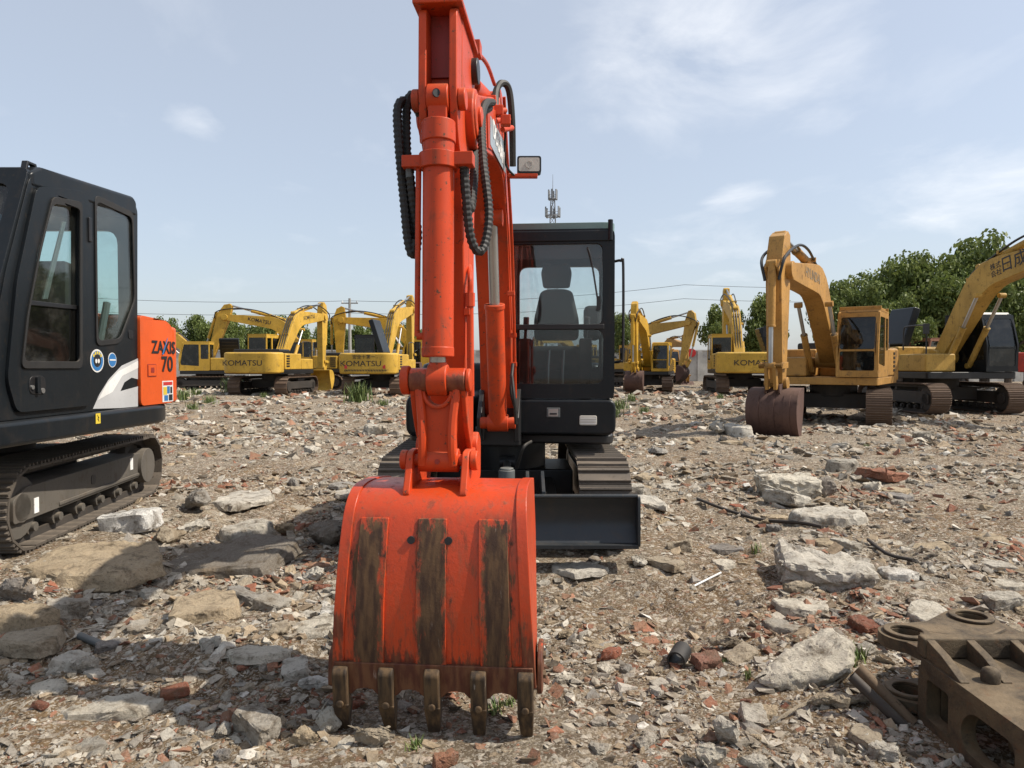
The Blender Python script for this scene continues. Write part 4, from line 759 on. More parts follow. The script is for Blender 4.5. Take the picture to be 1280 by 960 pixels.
    t = MB(I); t.plate(rrect(a - .066, a + .066, b - .047, b + .047, .008), [], sm(XS + .0255), .003); t.build('latch_face', 'zorange', lt, .001); t = MB(I); t.plate(rrect(a - .025, a + .03, b - .02, b + .025, .008), [], sm(XS + .0288), .002); t.build('keyhole', 'orange_dark', lt, .001)
    a, b = S(206.5, 489); k = .10; t = MB(I); t.plate(rrect(a - k, a + k, b - .095, b + .095, .006), [], sm(XS + .0225), .002); sg = t.build('safety_sticker', 'white', cv)
    for y0_, y1_, z0_, z1_, m in ((-.085, .085, .055, .085, 'decalred'), (-.085, -.02, -.03, .04, 'decalyellow'), (-.015, .035, -.02, .045, 'decalblue'), (-.07, .0, -.085, -.035, 'decalblue'), (.015, .085, -.085, -.03, 'letter'), (.045, .08, -.02, .04, 'letter')):
        t = MB(I); t.box(XS + .025, XS + .026, a + y0_, a + y1_, b + z0_, b + z1_); t.build('sticker_mark', m, sg)
    t = MB(I); t.box(XS - .9, XS - .2, yc1 - .25, yc1 - .1, zt1 + .01, zt1 + .05); t.build('hood_seam', 'black', cv, .01)
    return root
left_machine()

# ------------------------------------------------------------------ excavators parked round the yard
KO = [('KOMATSU', .30, 3.75, .78)]
excavator('yellow excavator behind the orange engine cover, its cab door facing us', -17.6, 42.0, -84, -82, 'yellow', .95, 14, -75, -20, hood=True)
excavator('yellow excavator with plain lettered counterweight and a yellow bucket hanging at its side', -11.75, 35.3, 174, 171, 'yellow', 1.0, 26, -92, -12, bucketmat='yellow', rear='KOMATSU', rear_small=.25, boom_text=KO, boom_side=-1)
excavator('yellow excavator with a lettered boom raised behind the plain counterweight machine', -12.0, 43.5, -90, -88, 'yellow', 1.0, 28, -70, -20, boom_text=KO, boom_side=1)
excavator('yellow excavator with black and white hazard stripes on its counterweight', -6.5, 35.6, 176, 173, 'yellow', 1.0, 31, -90, 0, rear='KOMATSU', rear_small=.2, fore='安全十第一', stripes=True, hood=True, hood_x=-.45, hood_h=1.7, cabmat='black')
excavator('yellow excavator with raised arm behind the hazard striped machine', -5.2, 45.0, -85, -86, 'yellow_b', 1.0, 26, -88, -10)
excavator('yellow excavator facing us with a small brown bucket on the ground', 7.9, 41.0, -14, -19, 'yellow_b', .92, 27, -90, -22, bucket_w=1.0)
excavator('dull yellow excavator whose arm hangs beside the machine facing us', 7.4, 49.5, 50, 56, 'oyellow', .95, 29, -100, -20)
excavator('ochre excavator parked by the grey boundary wall', 11.9, 58.0, 15, 10, 'hyellow', .9, 16, -85, -20)
excavator('dull yellow excavator seen beyond the dark cab grab rail', 5.4, 56.0, -30, -35, 'oyellow', 1.0, 15, -80, -20, hood=True)
excavator('yellow excavator with lettered counterweight and boom rising straight behind its cab', 11.35, 35.6, 174, 171, 'yellow', 1.0, 35, -88, 0, rear='KOMATSU', rear_small=-.35, hood=True, hood_x=-1.15)
excavator('ochre excavator with a big rusty bucket resting flat on the rubble', 8.85, 19.6, -27, -35, 'hyellow', .97, 19.6, -86.5, -20, single=True, boom_text=[('HYUNDAI', .34, 3.75, .78)], boom_side=1, bucket_w=1.06, roofguard=True, La=2.45)
excavator('faded yellow excavator with black characters on its tall boom', 13.35, 22.4, 3, 5, 'oyellow', 1.0, 28.5, -60, -10, single=True, hood=True, hood_x=-1.05, hood_y=.6,
          boom_text=[('株式\n会社', .20, 3.2, .96), ('日成', .46, 3.80, .79)], boom_side=-1, has_bucket=False, cabmat='charcoal', roofguard=False)
excavator('rust brown excavator standing under the trees', 24.0, 41.5, -60, -65, 'rustarm', 1.0, 8, -60, -20)
excavator('red excavator half hidden at the edge of the tree row', 27.0, 33.5, 10, 15, 'redpaint', 1.0, 20, -60, -20)

# ------------------------------------------------------------------ trees
def leaf_crown(seed, n=5200, lobes=15, rx=1.0, rz=.8, leaf=.075):
    g = np.random.RandomState(seed); C = []
    for i in range(lobes):
        a = g.rand() * 6.283; rr = g.rand() ** .6 * .72; zz_ = -.45 + 1.0 * g.rand(); k = math.sqrt(max(.05, 1 - (zz_ * .9) ** 2)); C.append((rr * k * math.cos(a) * rx, rr * k * math.sin(a) * rx, zz_ * rz, .15 + .2 * g.rand()))
    C = np.array(C); wgt = C[:, 3] ** 2; idx = g.choice(lobes, n, p=wgt / wgt.sum()); d = g.normal(size=(n, 3)); d /= np.linalg.norm(d, axis=1)[:, None]
    rad = C[idx, 3] * (.35 + .75 * g.rand(n) ** .6) * (.8 + .45 * g.rand(n)); p = C[idx, :3] + d * rad[:, None] * np.array([1, 1, .8])
    t = g.normal(size=(n, 3)) + d * .4; t /= np.linalg.norm(t, axis=1)[:, None]; u = np.cross(t, d + .01); u /= np.linalg.norm(u, axis=1)[:, None] + 1e-6; v = np.cross(t, u)
    s = leaf * (.6 + .8 * g.rand(n))[:, None]; V = np.stack([p - u * s, p + v * s * .5, p + u * s, p - v * s * .5], 1).reshape(-1, 3)
    me = bpy.data.meshes.new('crown'); me.from_pydata(V.tolist(), [], (np.arange(n * 4).reshape(-1, 4)).tolist()); me.materials.append(MATS['leaves']); return me, C
def leafmat():
    s = NB('leaves'); v = s.co(); g = s.n('NewGeometry'); oi = s.n('ObjectInfo')
    c = s.mix(g.outputs['Random Per Island'], (.055, .085, .018), (.25, .29, .085)); c = s.mix(s.math('MULTIPLY', s.ramp(s.noise(v, 2.2, 3), .35, .7), .6), c, (.10, .14, .028))
    c = s.mix(s.math('MULTIPLY', oi.outputs['Random'], .25), c, (.09, .12, .045))
    s.put(s.b.inputs['Base Color'], c); s.b.inputs['Roughness'].default_value = .55; s.b.inputs['Specular IOR Level'].default_value = .3
    t = s.n('BsdfTranslucent'); s.l(c, t.inputs[0]); m = s.n('MixShader'); m.inputs[0].default_value = .3; s.l(s.b.outputs[0], m.inputs[1]); s.l(t.outputs[0], m.inputs[2]); s.l(m.outputs[0], s.out.inputs[0])
leafmat(); paint('bark', (.10, .075, .055), .5, .9, .1)
CROWNS = [leaf_crown(11, 13000, 36, 1.0, 1.0, .040), leaf_crown(12, 12000, 30, 1.0, 1.0, .041), leaf_crown(13, 10500, 26, .9, 1.05, .040), leaf_crown(14, 7500, 20, 1.0, .95, .043)]
def tree(label, px, pytop, d, wpx, k, hfrac=.62, group=None, seed=1, trunk=True):
    top = at_depth(px, pytop, d); x = top.x; H = top.z; g0 = 0.0; cz = H * hfrac; rzz = H * (1 - hfrac) * 1.30; rxx = wpx / 2 * d / F * 1.25
    root = empty('tree', (x, d, g0), label, 'tree', group, seed * 1.3); me, C = CROWNS[k]
    ca = inst('crown', me, root, Matrix.Translation((0, 0, cz)) @ Matrix.Diagonal((rxx, rxx, rzz, 1)))
    g = random.Random(seed); t = MB(); r0 = .022 * H + .05; fork = cz - rzz * .5; p = crom([(0, 0, -.1), (.05 * g.uniform(-1, 1) * H * .2, .03, fork * .5), (.1 * g.uniform(-1, 1), 0, fork)], 5); t.tube(p, [r0 * (1.15 - .45 * i / len(p)) for i in range(len(p))], 9)
    order = sorted(range(len(C)), key=lambda i: C[i][2])[:9]
    for i in order:
        e = Vector((C[i][0] * rxx, C[i][1] * rxx, cz + C[i][2] * rzz)); q = crom([p[-1], (p[-1] + e) / 2 + Vector((0, 0, -.1 * H * .3)), e], 4); t.tube(q, [r0 * .45 * (1 - .75 * j / len(q)) for j in range(len(q))], 6)
    t.build('trunk', 'bark', root); return root
RT = 'broad green trees standing behind the parked machines on the right'
for i, (px, pt, d, wp, k, lb) in enumerate(((1062, 346, 44, 84, 1, 'low leafy tree rising behind the ochre boom'), (1100, 326, 46, 92, 0, 'round leafy tree behind the ochre cab roof'), (1150, 308, 45, 98, 2, 'leafy tree above the open black hood'), (1196, 318, 43, 90, 0, 'leafy tree at the knee of the faded yellow boom'),
        (1234, 288, 45, 112, 1, 'tallest leafy tree, behind the lettered faded yellow boom'), (1290, 300, 44, 100, 2, 'leafy tree beyond the black characters on the boom'), (1262, 345, 41, 84, 3, 'sparse low tree behind the faded excavator cab'), (1125, 362, 41, 74, 3, 'short bushy tree between the ochre cab and the rust brown excavator'), (1330, 310, 47, 120, 0, 'leafy tree past the red excavator'))):
    tree(lb, px, pt, d, wp, k, .60, RT, i + 1)
tree('loose crowned tree behind the excavator with the straight rising boom', 904, 376, 47, 62, 3, .62, None, 21)
tree('tall tree between the ochre arm and the open black hood', 962, 362, 46, 66, 2, .60, None, 22)
tree('slim tree beside the dark cab grab rail, partly behind it', 777, 388, 60, 40, 2, .66, None, 23)
LT = 'small trees along the far left edge of the yard'
for i, (px, pt, d, wp, k) in enumerate(((205, 396, 66, 46, 0), (238, 390, 68, 56, 1), (276, 389, 66, 52, 0), (322, 396, 72, 50, 3), (362, 391, 70, 60, 1), (412, 400, 74, 46, 0), (448, 402, 72, 48, 3), (480, 398, 74, 44, 1), (515, 403, 72, 40, 0))):
    tree('low bushy tree in the far row behind the yellow excavators', px, pt, d, wp, k, .58, LT, i + 31)

# ------------------------------------------------------------------ radio mast, power poles and wires, boundary wall
def mast():
    d = 150; top = at_depth(691, 218, d); x = top.x; H = top.z; root = empty('radio_mast', (x, d, 0), 'tall lattice telecom mast with antenna rings rising behind the dark cab', 'mast')
    leg = lambda f: 1.5 * (1 - f) + .42 * f; Hs = H - 5.5; cor = ((1, 1), (-1, 1), (-1, -1), (1, -1))
    for sx, sy in cor: t = MB(); t.cyl((sx * leg(0), sy * leg(0), 0), (sx * leg(1), sy * leg(1), Hs), .13, 8, .09); t.build('mast_leg', 'galv', root)
    t = MB(); n = 22
    for i in range(n):
        f0, f1 = i / n, (i + 1) / n
        for k in range(4):
            a, b = cor[k], cor[(k + 1) % 4]; A = (a[0] * leg(f0), a[1] * leg(f0), Hs * f0); B = (b[0] * leg(f1), b[1] * leg(f1), Hs * f1); t.cyl(A, B, .05, 5); t.cyl((a[0] * leg(f1), a[1] * leg(f1), Hs * f1), B, .045, 5)
    tag(t.build('lattice_bracing', 'galv', root), kind='stuff')
    t = MB(); t.cyl((0, 0, Hs - 1), (0, 0, H), .10, 8, .03); t.build('lightning_rod', 'galv', root)
    for z_, r in ((Hs - 7.6, 1.0), (Hs - 3.2, 1.55), (Hs + .4, .9)):
        t = MB(); t.ring((0, 0, z_ - .1), (0, 0, z_ + .1), r, r - .25, 20); t.ring((0, 0, z_ + .7), (0, 0, z_ + .78), r, r - .08, 20); t.cyl((-r, 0, z_), (r, 0, z_), .06, 6); t.cyl((0, -r, z_), (0, r, z_), .06, 6); pf = t.build('platform', 'galv', root)
        for k in range(6):
            an = k * math.pi / 3 + .3; c, s = math.cos(an) * r * 1.02, math.sin(an) * r * 1.02; t = MB(Matrix.Translation((c, s, z_ + .7)) @ Matrix.Rotation(an, 4, 'Z')); t.box(-.1, .1, -.2, .2, -.9, 1.2); t.build('antenna', 'galv', pf, .03)
    for z_, sx in ((Hs - 10.5, 1), (Hs - 13, -1)): t = MB(); t.cyl((sx * .7, -.9, z_), (sx * .7, -1.25, z_), .65, 16, .6); t.build('dish', 'white', root, .03)
mast()
def pole(x, y, H, label):
    root = empty('utility_pole', (x, y, 0), label, 'pole'); t = MB(); t.cyl((0, 0, -.3), (0, 0, H), .17, 12, .10); t.build('shaft', 'concretepole', root)
    t = MB(); t.box(-.7, .7, -.05, .05, H - .45, H - .35); t.build('crossarm', 'concretepole', root, .01)
    for k in (-.6, .6): t = MB(); t.cyl((k, 0, H - .36), (k, 0, H - .18), .05, 8, .03); t.build('insulator', 'white', root)
pt = at_depth(437, 373, 60); pole(pt.x, 60, pt.z, 'thin utility pole rising behind the hazard striped excavator')
wr = []
for k, (za, zb, zc, zd) in enumerate(((8.1, pt.z - .2, 8.0, 8.4), (6.9, pt.z - 1.2, 6.9, 7.3))):
    t = MB(); q = [(-48, 61 + k * .3, za), (pt.x, 60 + k * .3, zb), (14, 58 + k * .3, zc), (48, 56 + k * .3, zd)]; P = []
    for a, b in zip(q, q[1:]):
        a, b = Vector(a), Vector(b); P += [a.lerp(b, i / 14) - Vector((0, 0, .55 * 4 * (i / 14) * (1 - i / 14))) for i in range(14)]
    t.tube(P + [Vector(q[-1])], .016, 5); tag(t.build('power_line', 'black'), ('upper' if k == 0 else 'lower') + ' power line crossing the sky behind the yard', 'power line')
w_ = MB(); w_.box(-80, 95, 63, 63.3, -.2, 2.7); wl = w_.build('boundary_wall', 'wall', None); tag(wl, 'long grey boundary wall behind the parked machines', 'wall')
t = MB(); t.box(-80, 95, 62.94, 63.36, 2.703, 2.82); t.build('coping', 'wall', wl)
for i in range(44): t = MB(); t.box(-79.6 + i * 4, -79.2 + i * 4, 62.9, 62.997, -.2, 2.70); t.build('pier', 'wall', wl)
sp = at_depth(865, 441, 62.7); t = MB(); t.cyl((sp.x, 62.86, sp.z), (sp.x, 62.80, sp.z), .38, 28); o = t.build('round_sign', 'decalred', None, .01); tag(o, 'red round sign fixed on the grey boundary wall', 'sign')

# ------------------------------------------------------------------ rusty cast bracket, lower right
def cast_part():
    bx, by = 1.66, 2.84; bz = hz(1.9, 2.6); PADS.append((2.1, 2.6, .55, .45, 0, bz)); root = empty('cast_bracket', (bx, by, bz), 'heavy rusty cast steel bracket with ribs and twin eye lugs', 'machine part')
    root.scale = (1, 1, .83)
    q = MB(); q.plate(rrect(0, 1.1, -.95, .04, .03), [], lambda a, b, c: (a, b, .275 + c), .045); q.build('flange', 'cast', root, .012)
    q = MB(); q.prism_x([(-.06, .32), (.005, .32), (-.005, .42), (-.05, .425)], .0, 1.1); q.build('ridge', 'cast', root, .012)
    for x in (.0, .16, .335, .52, .7): q = MB(); q.prism_x([(-.0, .318), (-.0, .415), (.10, .385), (.22, .325), (.22, .318)], x + .01, x + .045); q.build('rib', 'cast', root, .01)
    q = MB(); q.plate([(-.95, .0), (-.95, .274), (.04, .274), (.04, 0)], [rnd_poly([(-.16, .045), (-.02, .045), (-.02, .235), (-.16, .235)], .02), rnd_poly([(-.52, .045), (-.26, .045), (-.23, .14), (-.29, .235), (-.52, .235)], .05), rnd_poly([(-.9, .045), (-.58, .045), (-.58, .235), (-.9, .235)], .04)], lambda a, b, c: (c + .002, a, b), .055); q.build('side_web', 'cast', root, .01)
    q = MB(); q.box(.06, 1.1, -.02, .03, .0, .272); q.build('back_web', 'cast', root, .01)
    q = MB(); q.box(.02, 1.1, -.95, .04, -.03, -.001); q.build('base_plate', 'cast', root, .008)
    q = MB(); q.cyl((.19, -.30, .06), (.19, -.30, .272), .045, 16); q.build('post', 'cast', root, .006)
    q = MB(); pr = [(.0, .32), (.033, .32), (.034, .352), (.028, .372), (.014, .384), (.0, .386)]
    n = 16; V = [(.135 + r * math.cos(2 * math.pi * k / n), -.20 + r * math.sin(2 * math.pi * k / n), z_) for r, z_ in pr[1:-1] for k in range(n)]; Fc = [(i * n + k, i * n + (k + 1) % n, (i + 1) * n + (k + 1) % n, (i + 1) * n + k) for i in range(3) for k in range(n)] + [tuple(range(3 * n, 4 * n)), tuple(range(n))[::-1]]
    q.add(V, Fc); q.build('stud', 'cast', root, .003)
    # upper and lower lug plates with two eyes
    for z0, th, dx, dy in ((.285, .06, 0, 0), (.02, .05, -.02, -.06)):
        e1 = Vector((.055 + dx, .225 + dy)); e2 = Vector((.455 + dx, .41 + dy)); r, ri = .112, .062
        q = MB(); out = []; ax = (e2 - e1).normalized(); pr = Vector((-ax.y, ax.x))
        for k in np.linspace(-.1 * math.pi, -1.05 * math.pi, 12): out.append((e1.x + r * math.cos(k + 2.6 + math.pi * 1.05), e1.y + r * math.sin(k + 2.6 + math.pi * 1.05)))
        L = [tuple(e1 + Vector((math.cos(a), math.sin(a))) * r) for a in np.linspace(R(240), R(85), 14)] + [tuple((e1 + e2) / 2 + pr * .062)] + [tuple(e2 + Vector((math.cos(a), math.sin(a))) * r) for a in np.linspace(R(135), R(-30), 14)] + [(.60, .043), (.02, .043)]
        hole = lambda c: [tuple(c + Vector((math.cos(a), math.sin(a))) * ri) for a in np.linspace(0, 2 * math.pi, 25)[:-1]]
        q.plate(L, [hole(e1), hole(e2)], lambda a, b, c: (a, b, z0 + c), th); lg = q.build('lug_plate', 'cast', root, .008)
        for e in (e1, e2): q = MB(); q.ring((e.x, e.y, z0 + th + .001), (e.x, e.y, z0 + th + .018), .092, .0625, 28); q.build('eye_boss', 'cast', lg, .006)
    q = MB(); p = crom([(.1, .36 - .16, .346), (.22, .15, .352), (.36, .17, .352), (.5, .26, .346)], 6); q.tube(p, .014, 8); q.build('weld_bead', 'cast', root)
    return root
cast_part()
for k, (a, b, r) in enumerate((((1073, 835), (1142, 905), .024), ((1064, 845), (1130, 908), .022))):
    A = on_ground(*a, .20); B = on_ground(*b, .04); q = MB(); d = (B - A).normalized(); q.ring(A, B, r, r * .7, 16); o = q.build('iron_pipe', 'pipe' if k else 'mudsteel', None, 0)
    tag(o, ('shorter' if k else 'longer') + ' rusty pipe of the pair leaning beside the cast bracket', 'pipe')

# ------------------------------------------------------------------ ground
def groundmat():
    s = NB('ground'); v = s.n('NewGeometry').outputs['Position']; flat = s.stretch(v, (1, 1, .4))
    a = s.noise(flat, .55, 6, .6, .3); b = s.noise(s.stretch(v, (1, 1, 1), (31, 7, 0)), 1.3, 8, .65, .4); c = s.noise(flat, 6.5, 9, .7, .2); e = s.noise(flat, 42, 7, .75)
    soil = s.mix(s.ramp(c, .3, .7), (.066, .040, .019), (.215, .143, .076)); grey = s.mix(s.ramp(c, .36, .70), (.090, .067, .044), (.34, .28, .20))
    base = s.mix(s.ramp(a, .40, .60), soil, grey)
    base = s.mix(s.math('MULTIPLY', s.ramp(b, .62, .76), .5), base, s.mix(s.ramp(c, .4, .65), (.13, .062, .038), (.24, .105, .06)))
    pale = s.noise(s.stretch(v, (1, 1, 1), (5, 60, 0)), 2.1, 8, .7, .6); base = s.mix(s.math('MULTIPLY', s.ramp(pale, .60, .74), .7), base, (.44, .40, .33))
    vc = s.vor(s.stretch(v, (1, 1, 1)), 42, 'Color'); sp = s.n('SeparateColor'); s.l(vc, sp.inputs[0]); g1 = sp.outputs[0]; g2 = sp.outputs[1]
    base = s.mix(s.math('MULTIPLY', s.ramp(g1, .72, .80), .75), base, s.mix(g2, (.30, .25, .19), (.52, .47, .39)))
    base = s.mix(s.math('MULTIPLY', s.ramp(g2, .88, .92), .35), base, (.26, .11, .065)); base = s.mix(s.math('MULTIPLY', s.ramp(g1, .28, .2), .55), base, (.085, .062, .042))
    v2 = s.vor(v, 130, 'Color'); sp2 = s.n('SeparateColor'); s.l(v2, sp2.inputs[0]); base = s.mix(s.math('MULTIPLY', s.ramp(sp2.outputs[0], .62, .8), .5), base, (.42, .37, .30)); base = s.mix(s.math('MULTIPLY', s.ramp(sp2.outputs[1], .3, .1), .5), base, (.07, .05, .035))
    base = s.mix(s.math('MULTIPLY', s.ramp(e, .56, .72), .5), base, (.08, .058, .038))
    s.put(s.b.inputs['Base Color'], base); s.b.inputs['Roughness'].default_value = .95; s.b.inputs['Specular IOR Level'].default_value = .15
    vd = s.vor(v, 42, 'Distance'); h = s.math('ADD', s.math('ADD', s.math('MULTIPLY', c, 1.3), s.math('MULTIPLY', e, .6)), s.math('MULTIPLY', s.math('MULTIPLY', s.math('SUBTRACT', 1.0, vd), s.ramp(g1, .6, .8)), .5)); s.bump(h, .8, .03)
groundmat()
def axis(lo, hi, step, far, grow=1.13):
    a = list(np.arange(lo, hi + 1e-6, step)); x, s = hi, step
    while x < far[1]: s *= grow; x += s; a.append(x)
    x, s = lo, step
    while x > far[0]: s *= grow; x -= s; a.insert(0, x)
    return np.array(a)
gx = axis(-4.0, 4.0, .032, (-900, 900), 1.045); gy = axis(1.5, 8, .032, (-60, 1500), 1.03)
X, Y = np.meshgrid(gx, gy); Z = height(X.ravel(), Y.ravel()); V = np.stack([X.ravel(), Y.ravel(), Z], 1); nx, ny = len(gx), len(gy)
i = (np.arange(ny - 1)[:, None] * nx + np.arange(nx - 1)[None, :]).ravel(); Fq = np.stack([i, i + 1, i + nx + 1, i + nx], 1)
def fast_mesh(name, V, Fc, k):
    me = bpy.data.meshes.new(name); me.vertices.add(len(V)); me.vertices.foreach_set('co', V.astype(np.float32).ravel()); me.loops.add(Fc.size); me.loops.foreach_set('vertex_index', Fc.astype(np.int32).ravel())
    me.polygons.add(len(Fc)); me.polygons.foreach_set('loop_start', (np.arange(len(Fc)) * k).astype(np.int32)); me.update(calc_edges=True); me.validate(); return me
me = fast_mesh('ground', V, Fq, 4); me.materials.append(MATS['ground']); me.shade_smooth(); go = bpy.data.objects.new('ground', me); col.objects.link(go); struct(go)

# ------------------------------------------------------------------ rocks
from mathutils import noise as mnoise
def rock(seed, shape='lump', sub=1, rough=.10, dims=(1, 1, .55), pts=None):
    """unit rock about 1 across; 'lump' angular boulder, 'slab' flat broken slab, 'block' squarish"""
    g = random.Random(seed); bm = bmesh.new(); D = Vector(dims); big = max(dims)
    if pts:
        for q in pts: bm.verts.new(q)
    elif shape == 'lump':
        for k in range(15):
            v = Vector((g.gauss(0, 1), g.gauss(0, 1), g.gauss(0, 1))).normalized(); bm.verts.new((v.x * .5 * g.uniform(.75, 1), v.y * .5 * g.uniform(.75, 1), v.z * .5 * g.uniform(.7, 1)))
    elif shape == 'slab':
        n = g.randint(5, 7)
        for k in range(n):
            a = 2 * math.pi * (k + g.uniform(-.28, .28)) / n; r = .5 * g.uniform(.78, 1.05); q = .05 * g.uniform(-1, 1)
            bm.verts.new((r * math.cos(a), r * math.sin(a), .5 + q)); bm.verts.new((r * 1.08 * math.cos(a) + .04 * g.uniform(-1, 1), r * 1.08 * math.sin(a), -.5))
    else:
        for sx in (-1, 1):
            for sy in (-1, 1):
                for sz in (-1, 1): bm.verts.new((sx * .5 * g.uniform(.72, 1), sy * .5 * g.uniform(.72, 1), sz * .5 * g.uniform(.75, 1)))
        for k in range(3): bm.verts.new((g.uniform(-.5, .5), g.uniform(-.5, .5), g.uniform(-.5, .5)))
    h = bmesh.ops.convex_hull(bm, input=bm.verts); bmesh.ops.delete(bm, geom=list({e for e in h['geom_interior'] + h['geom_unused'] if isinstance(e, bmesh.types.BMVert)}), context='VERTS')
    if not pts:
        for v in bm.verts: v.co = Vector((v.co.x * D.x, v.co.y * D.y, v.co.z * D.z))
    if sub:
        bmesh.ops.bevel(bm, geom=bm.edges[:], offset=.035 * min(big, 3 * min(dims)), segments=1, affect='EDGES', profile=.6); bmesh.ops.triangulate(bm, faces=bm.faces[:])
        for k in range(sub): 
            le = [e for e in bm.edges if e.calc_length() > .13 * big / (k + 1)]; bmesh.ops.subdivide_edges(bm, edges=le, cuts=1 if k else 2); bmesh.ops.triangulate(bm, faces=[f for f in bm.faces if len(f.verts) > 3])
        bm.normal_update(); off = Vector((seed * 3.7, seed * 1.3, 0))
        for v in bm.verts: v.co += v.normal * big * (mnoise.fractal(v.co * (4.2 / big) + off, 1.0, 2.0, 4) * rough * .42 + mnoise.fractal(v.co * (17 / big) + off, 1.0, 2.0, 3) * rough * .30)
    bmesh.ops.recalc_face_normals(bm, faces=bm.faces); me = bpy.data.meshes.new('rock'); bm.to_mesh(me); bm.free(); me.shade_smooth(); me.set_sharp_from_angle(angle=R(32)); return me
def copymesh(me, mat): m = me.copy(); m.materials.clear(); m.materials.append(MATS[mat]); return m
HERO = []
def hero(pl, pr, pt, pb, h, shape, mat, label, seed, yaw=0, tilt=(0, 0), name='concrete_chunk', cat='rubble', sink=.25, sub=2, rough=.10):
    z0 = 0.0
    for k in range(4): f = on_ground((pl + pr) / 2, pb, z0); z0 = hz(f.x, f.y)
    d0 = f.y; bk = on_ground((pl + pr) / 2, pt, z0 + h); wx = (pr - pl) * (d0 + .15) / F; dy = max(.35 * wx if shape != 'slab' else .2, min(bk.y - d0, 2.2 * wx)); cy = d0 + dy / 2; cx = ((pl + pr) / 2 - 640) / F * cy
    zc = hz(cx, cy); H = h * (1 + sink); me = copymesh(rock(seed, shape, max(sub, 2), rough * (1 if shape != 'slab' else .55), (wx, dy, H)), mat); o = bpy.data.objects.new(name, me); col.objects.link(o)
    o.location = (cx, cy, zc + h - H / 2); o.rotation_euler = (R(tilt[0]), R(tilt[1]), R(yaw)); HERO.append((cx, cy, max(wx, dy) * .42)); return tag(o, label, cat)
hero(124, 196, 634, 668, .15, 'block', 'whitestone', 'white stone block lying beside the long track', 1, -8, (0, -6), 'stone_block')
hero(226, 264, 606, 650, .24, 'lump', 'concrete', 'grey upright rock with a pointed top beside the white stone block', 2, 20, (0, 10), 'rock')
hero(262, 350, 618, 646, .05, 'slab', 'palecrete', 'thin pale yellowish slab behind the grey upright rock', 3, 5, name='concrete_fragment')
hero(215, 262, 644, 672, .10, 'lump', 'palecrete', 'pale rounded lump in front of the grey upright rock', 4)
hero(268, 345, 652, 690, .14, 'slab', 'concrete', 'broad rough slab between the track and the dark boulder', 5, 12, (3, -5), 'concrete_fragment')
hero(185, 232, 652, 684, .13, 'lump', 'concrete', 'angular concrete lump touching the white stone block', 6)
hero(336, 374, 640, 668, .17, 'lump', 'dirtcrete', 'tan boulder beside the big dark boulder', 7, name='boulder')
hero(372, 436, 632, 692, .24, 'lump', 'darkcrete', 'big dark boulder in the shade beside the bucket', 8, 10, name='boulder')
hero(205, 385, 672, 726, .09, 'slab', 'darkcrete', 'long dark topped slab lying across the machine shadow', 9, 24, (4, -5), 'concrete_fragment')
hero(36, 215, 684, 752, .09, 'slab', 'dirtcrete', 'wide soil covered slab in front of the long track', 10, 10, (2, 3), 'concrete_fragment', sub=3)
hero(-25, 62, 752, 792, .09, 'slab', 'dirtcrete', 'tan slab at the corner of the soil covered slab', 11, 12, (0, 4), 'concrete_fragment')
hero(-20, 40, 712, 752, .17, 'lump', 'concrete', 'pale boulder under the front end of the long track', 12, name='boulder')
hero(195, 300, 736, 784, .06, 'slab', 'dirtcrete', 'flat sandy slab sunk in the ground before the dark topped slab', 13, -10, (2, 0), 'concrete_fragment')
hero(55, 105, 748, 778, .09, 'block', 'concrete', 'grey block beside the tan slab', 14, 30, (0, 8))
hero(-10, 70, 790, 835, .07, 'slab', 'concrete', 'flat cracked grey slab in front of the tan slab', 15, 8, name='concrete_fragment')
hero(60, 205, 872, 905, .04, 'slab', 'palecrete', 'pale dusty slab almost level with the dirt, left of the teeth', 16, 14, name='concrete_fragment')
hero(282, 352, 884, 930, .09, 'block', 'concrete', 'long concrete slab piece tilted beside the bucket teeth', 17, -40, (6, 8), 'concrete_fragment')
hero(352, 400, 900, 936, .09, 'lump', 'dirtcrete', 'brown rounded stone next to the tilted slab piece', 18, name='stone')
hero(388, 432, 866, 920, .12, 'lump', 'concrete', 'grey stone wedged against the leftmost tooth', 19, name='stone')
hero(432, 494, 908, 938, .075, 'lump', 'concrete', 'rounded grey stone lying right in front of the bucket teeth', 20, 5, name='stone')
hero(362, 412, 842, 868, .07, 'lump', 'whitestone', 'whitish stone left of the bucket lip', 21, name='stone')
hero(398, 425, 756, 776, .05, 'block', 'whitestone', 'small white block left of the bucket side', 22, 20, name='stone_block')
W0 = on_ground(1010, 850); WP = [on_ground(*q) - W0 for q in ((944, 852, .06), (958, 862, .0), (1000, 872, .0), (1060, 848, .0), (1063, 836, .13), (1067, 800, .21), (1036, 781, .22), (985, 808, .15), (950, 838, .08), (1070, 812, .0), (1040, 800, -.05))]
o = bpy.data.objects.new('concrete_block', copymesh(rock(23, sub=3, rough=.07, dims=(.5, .5, .2), pts=WP), 'palecrete')); col.objects.link(o); o.location = W0; HERO.append((W0.x + .03, W0.y + .15, .25)); tag(o, 'large wedge shaped concrete block with a flat pale top', 'rubble')
hero(886, 938, 878, 940, .13, 'lump', 'palecrete', 'upright pale concrete piece near the wedge shaped block', 24, 35, (0, 16))
hero(866, 922, 918, 968, .10, 'lump', 'palecrete', 'light broken lump in front of the upright pale piece', 25, -20, (8, 0))
hero(922, 970, 930, 972, .09, 'lump', 'concrete', 'mottled lump beside the light broken lump', 26)
hero(1005, 1098, 855, 888, .07, 'lump', 'concrete', 'dark edged stones pressed under the wedge shaped block', 27)
hero(968, 1094, 680, 742, .17, 'block', 'palecrete', 'long white crusted slab lying aslant on the brown soil', 28, -24, (4, 5), 'concrete_fragment', sub=3, rough=.13)
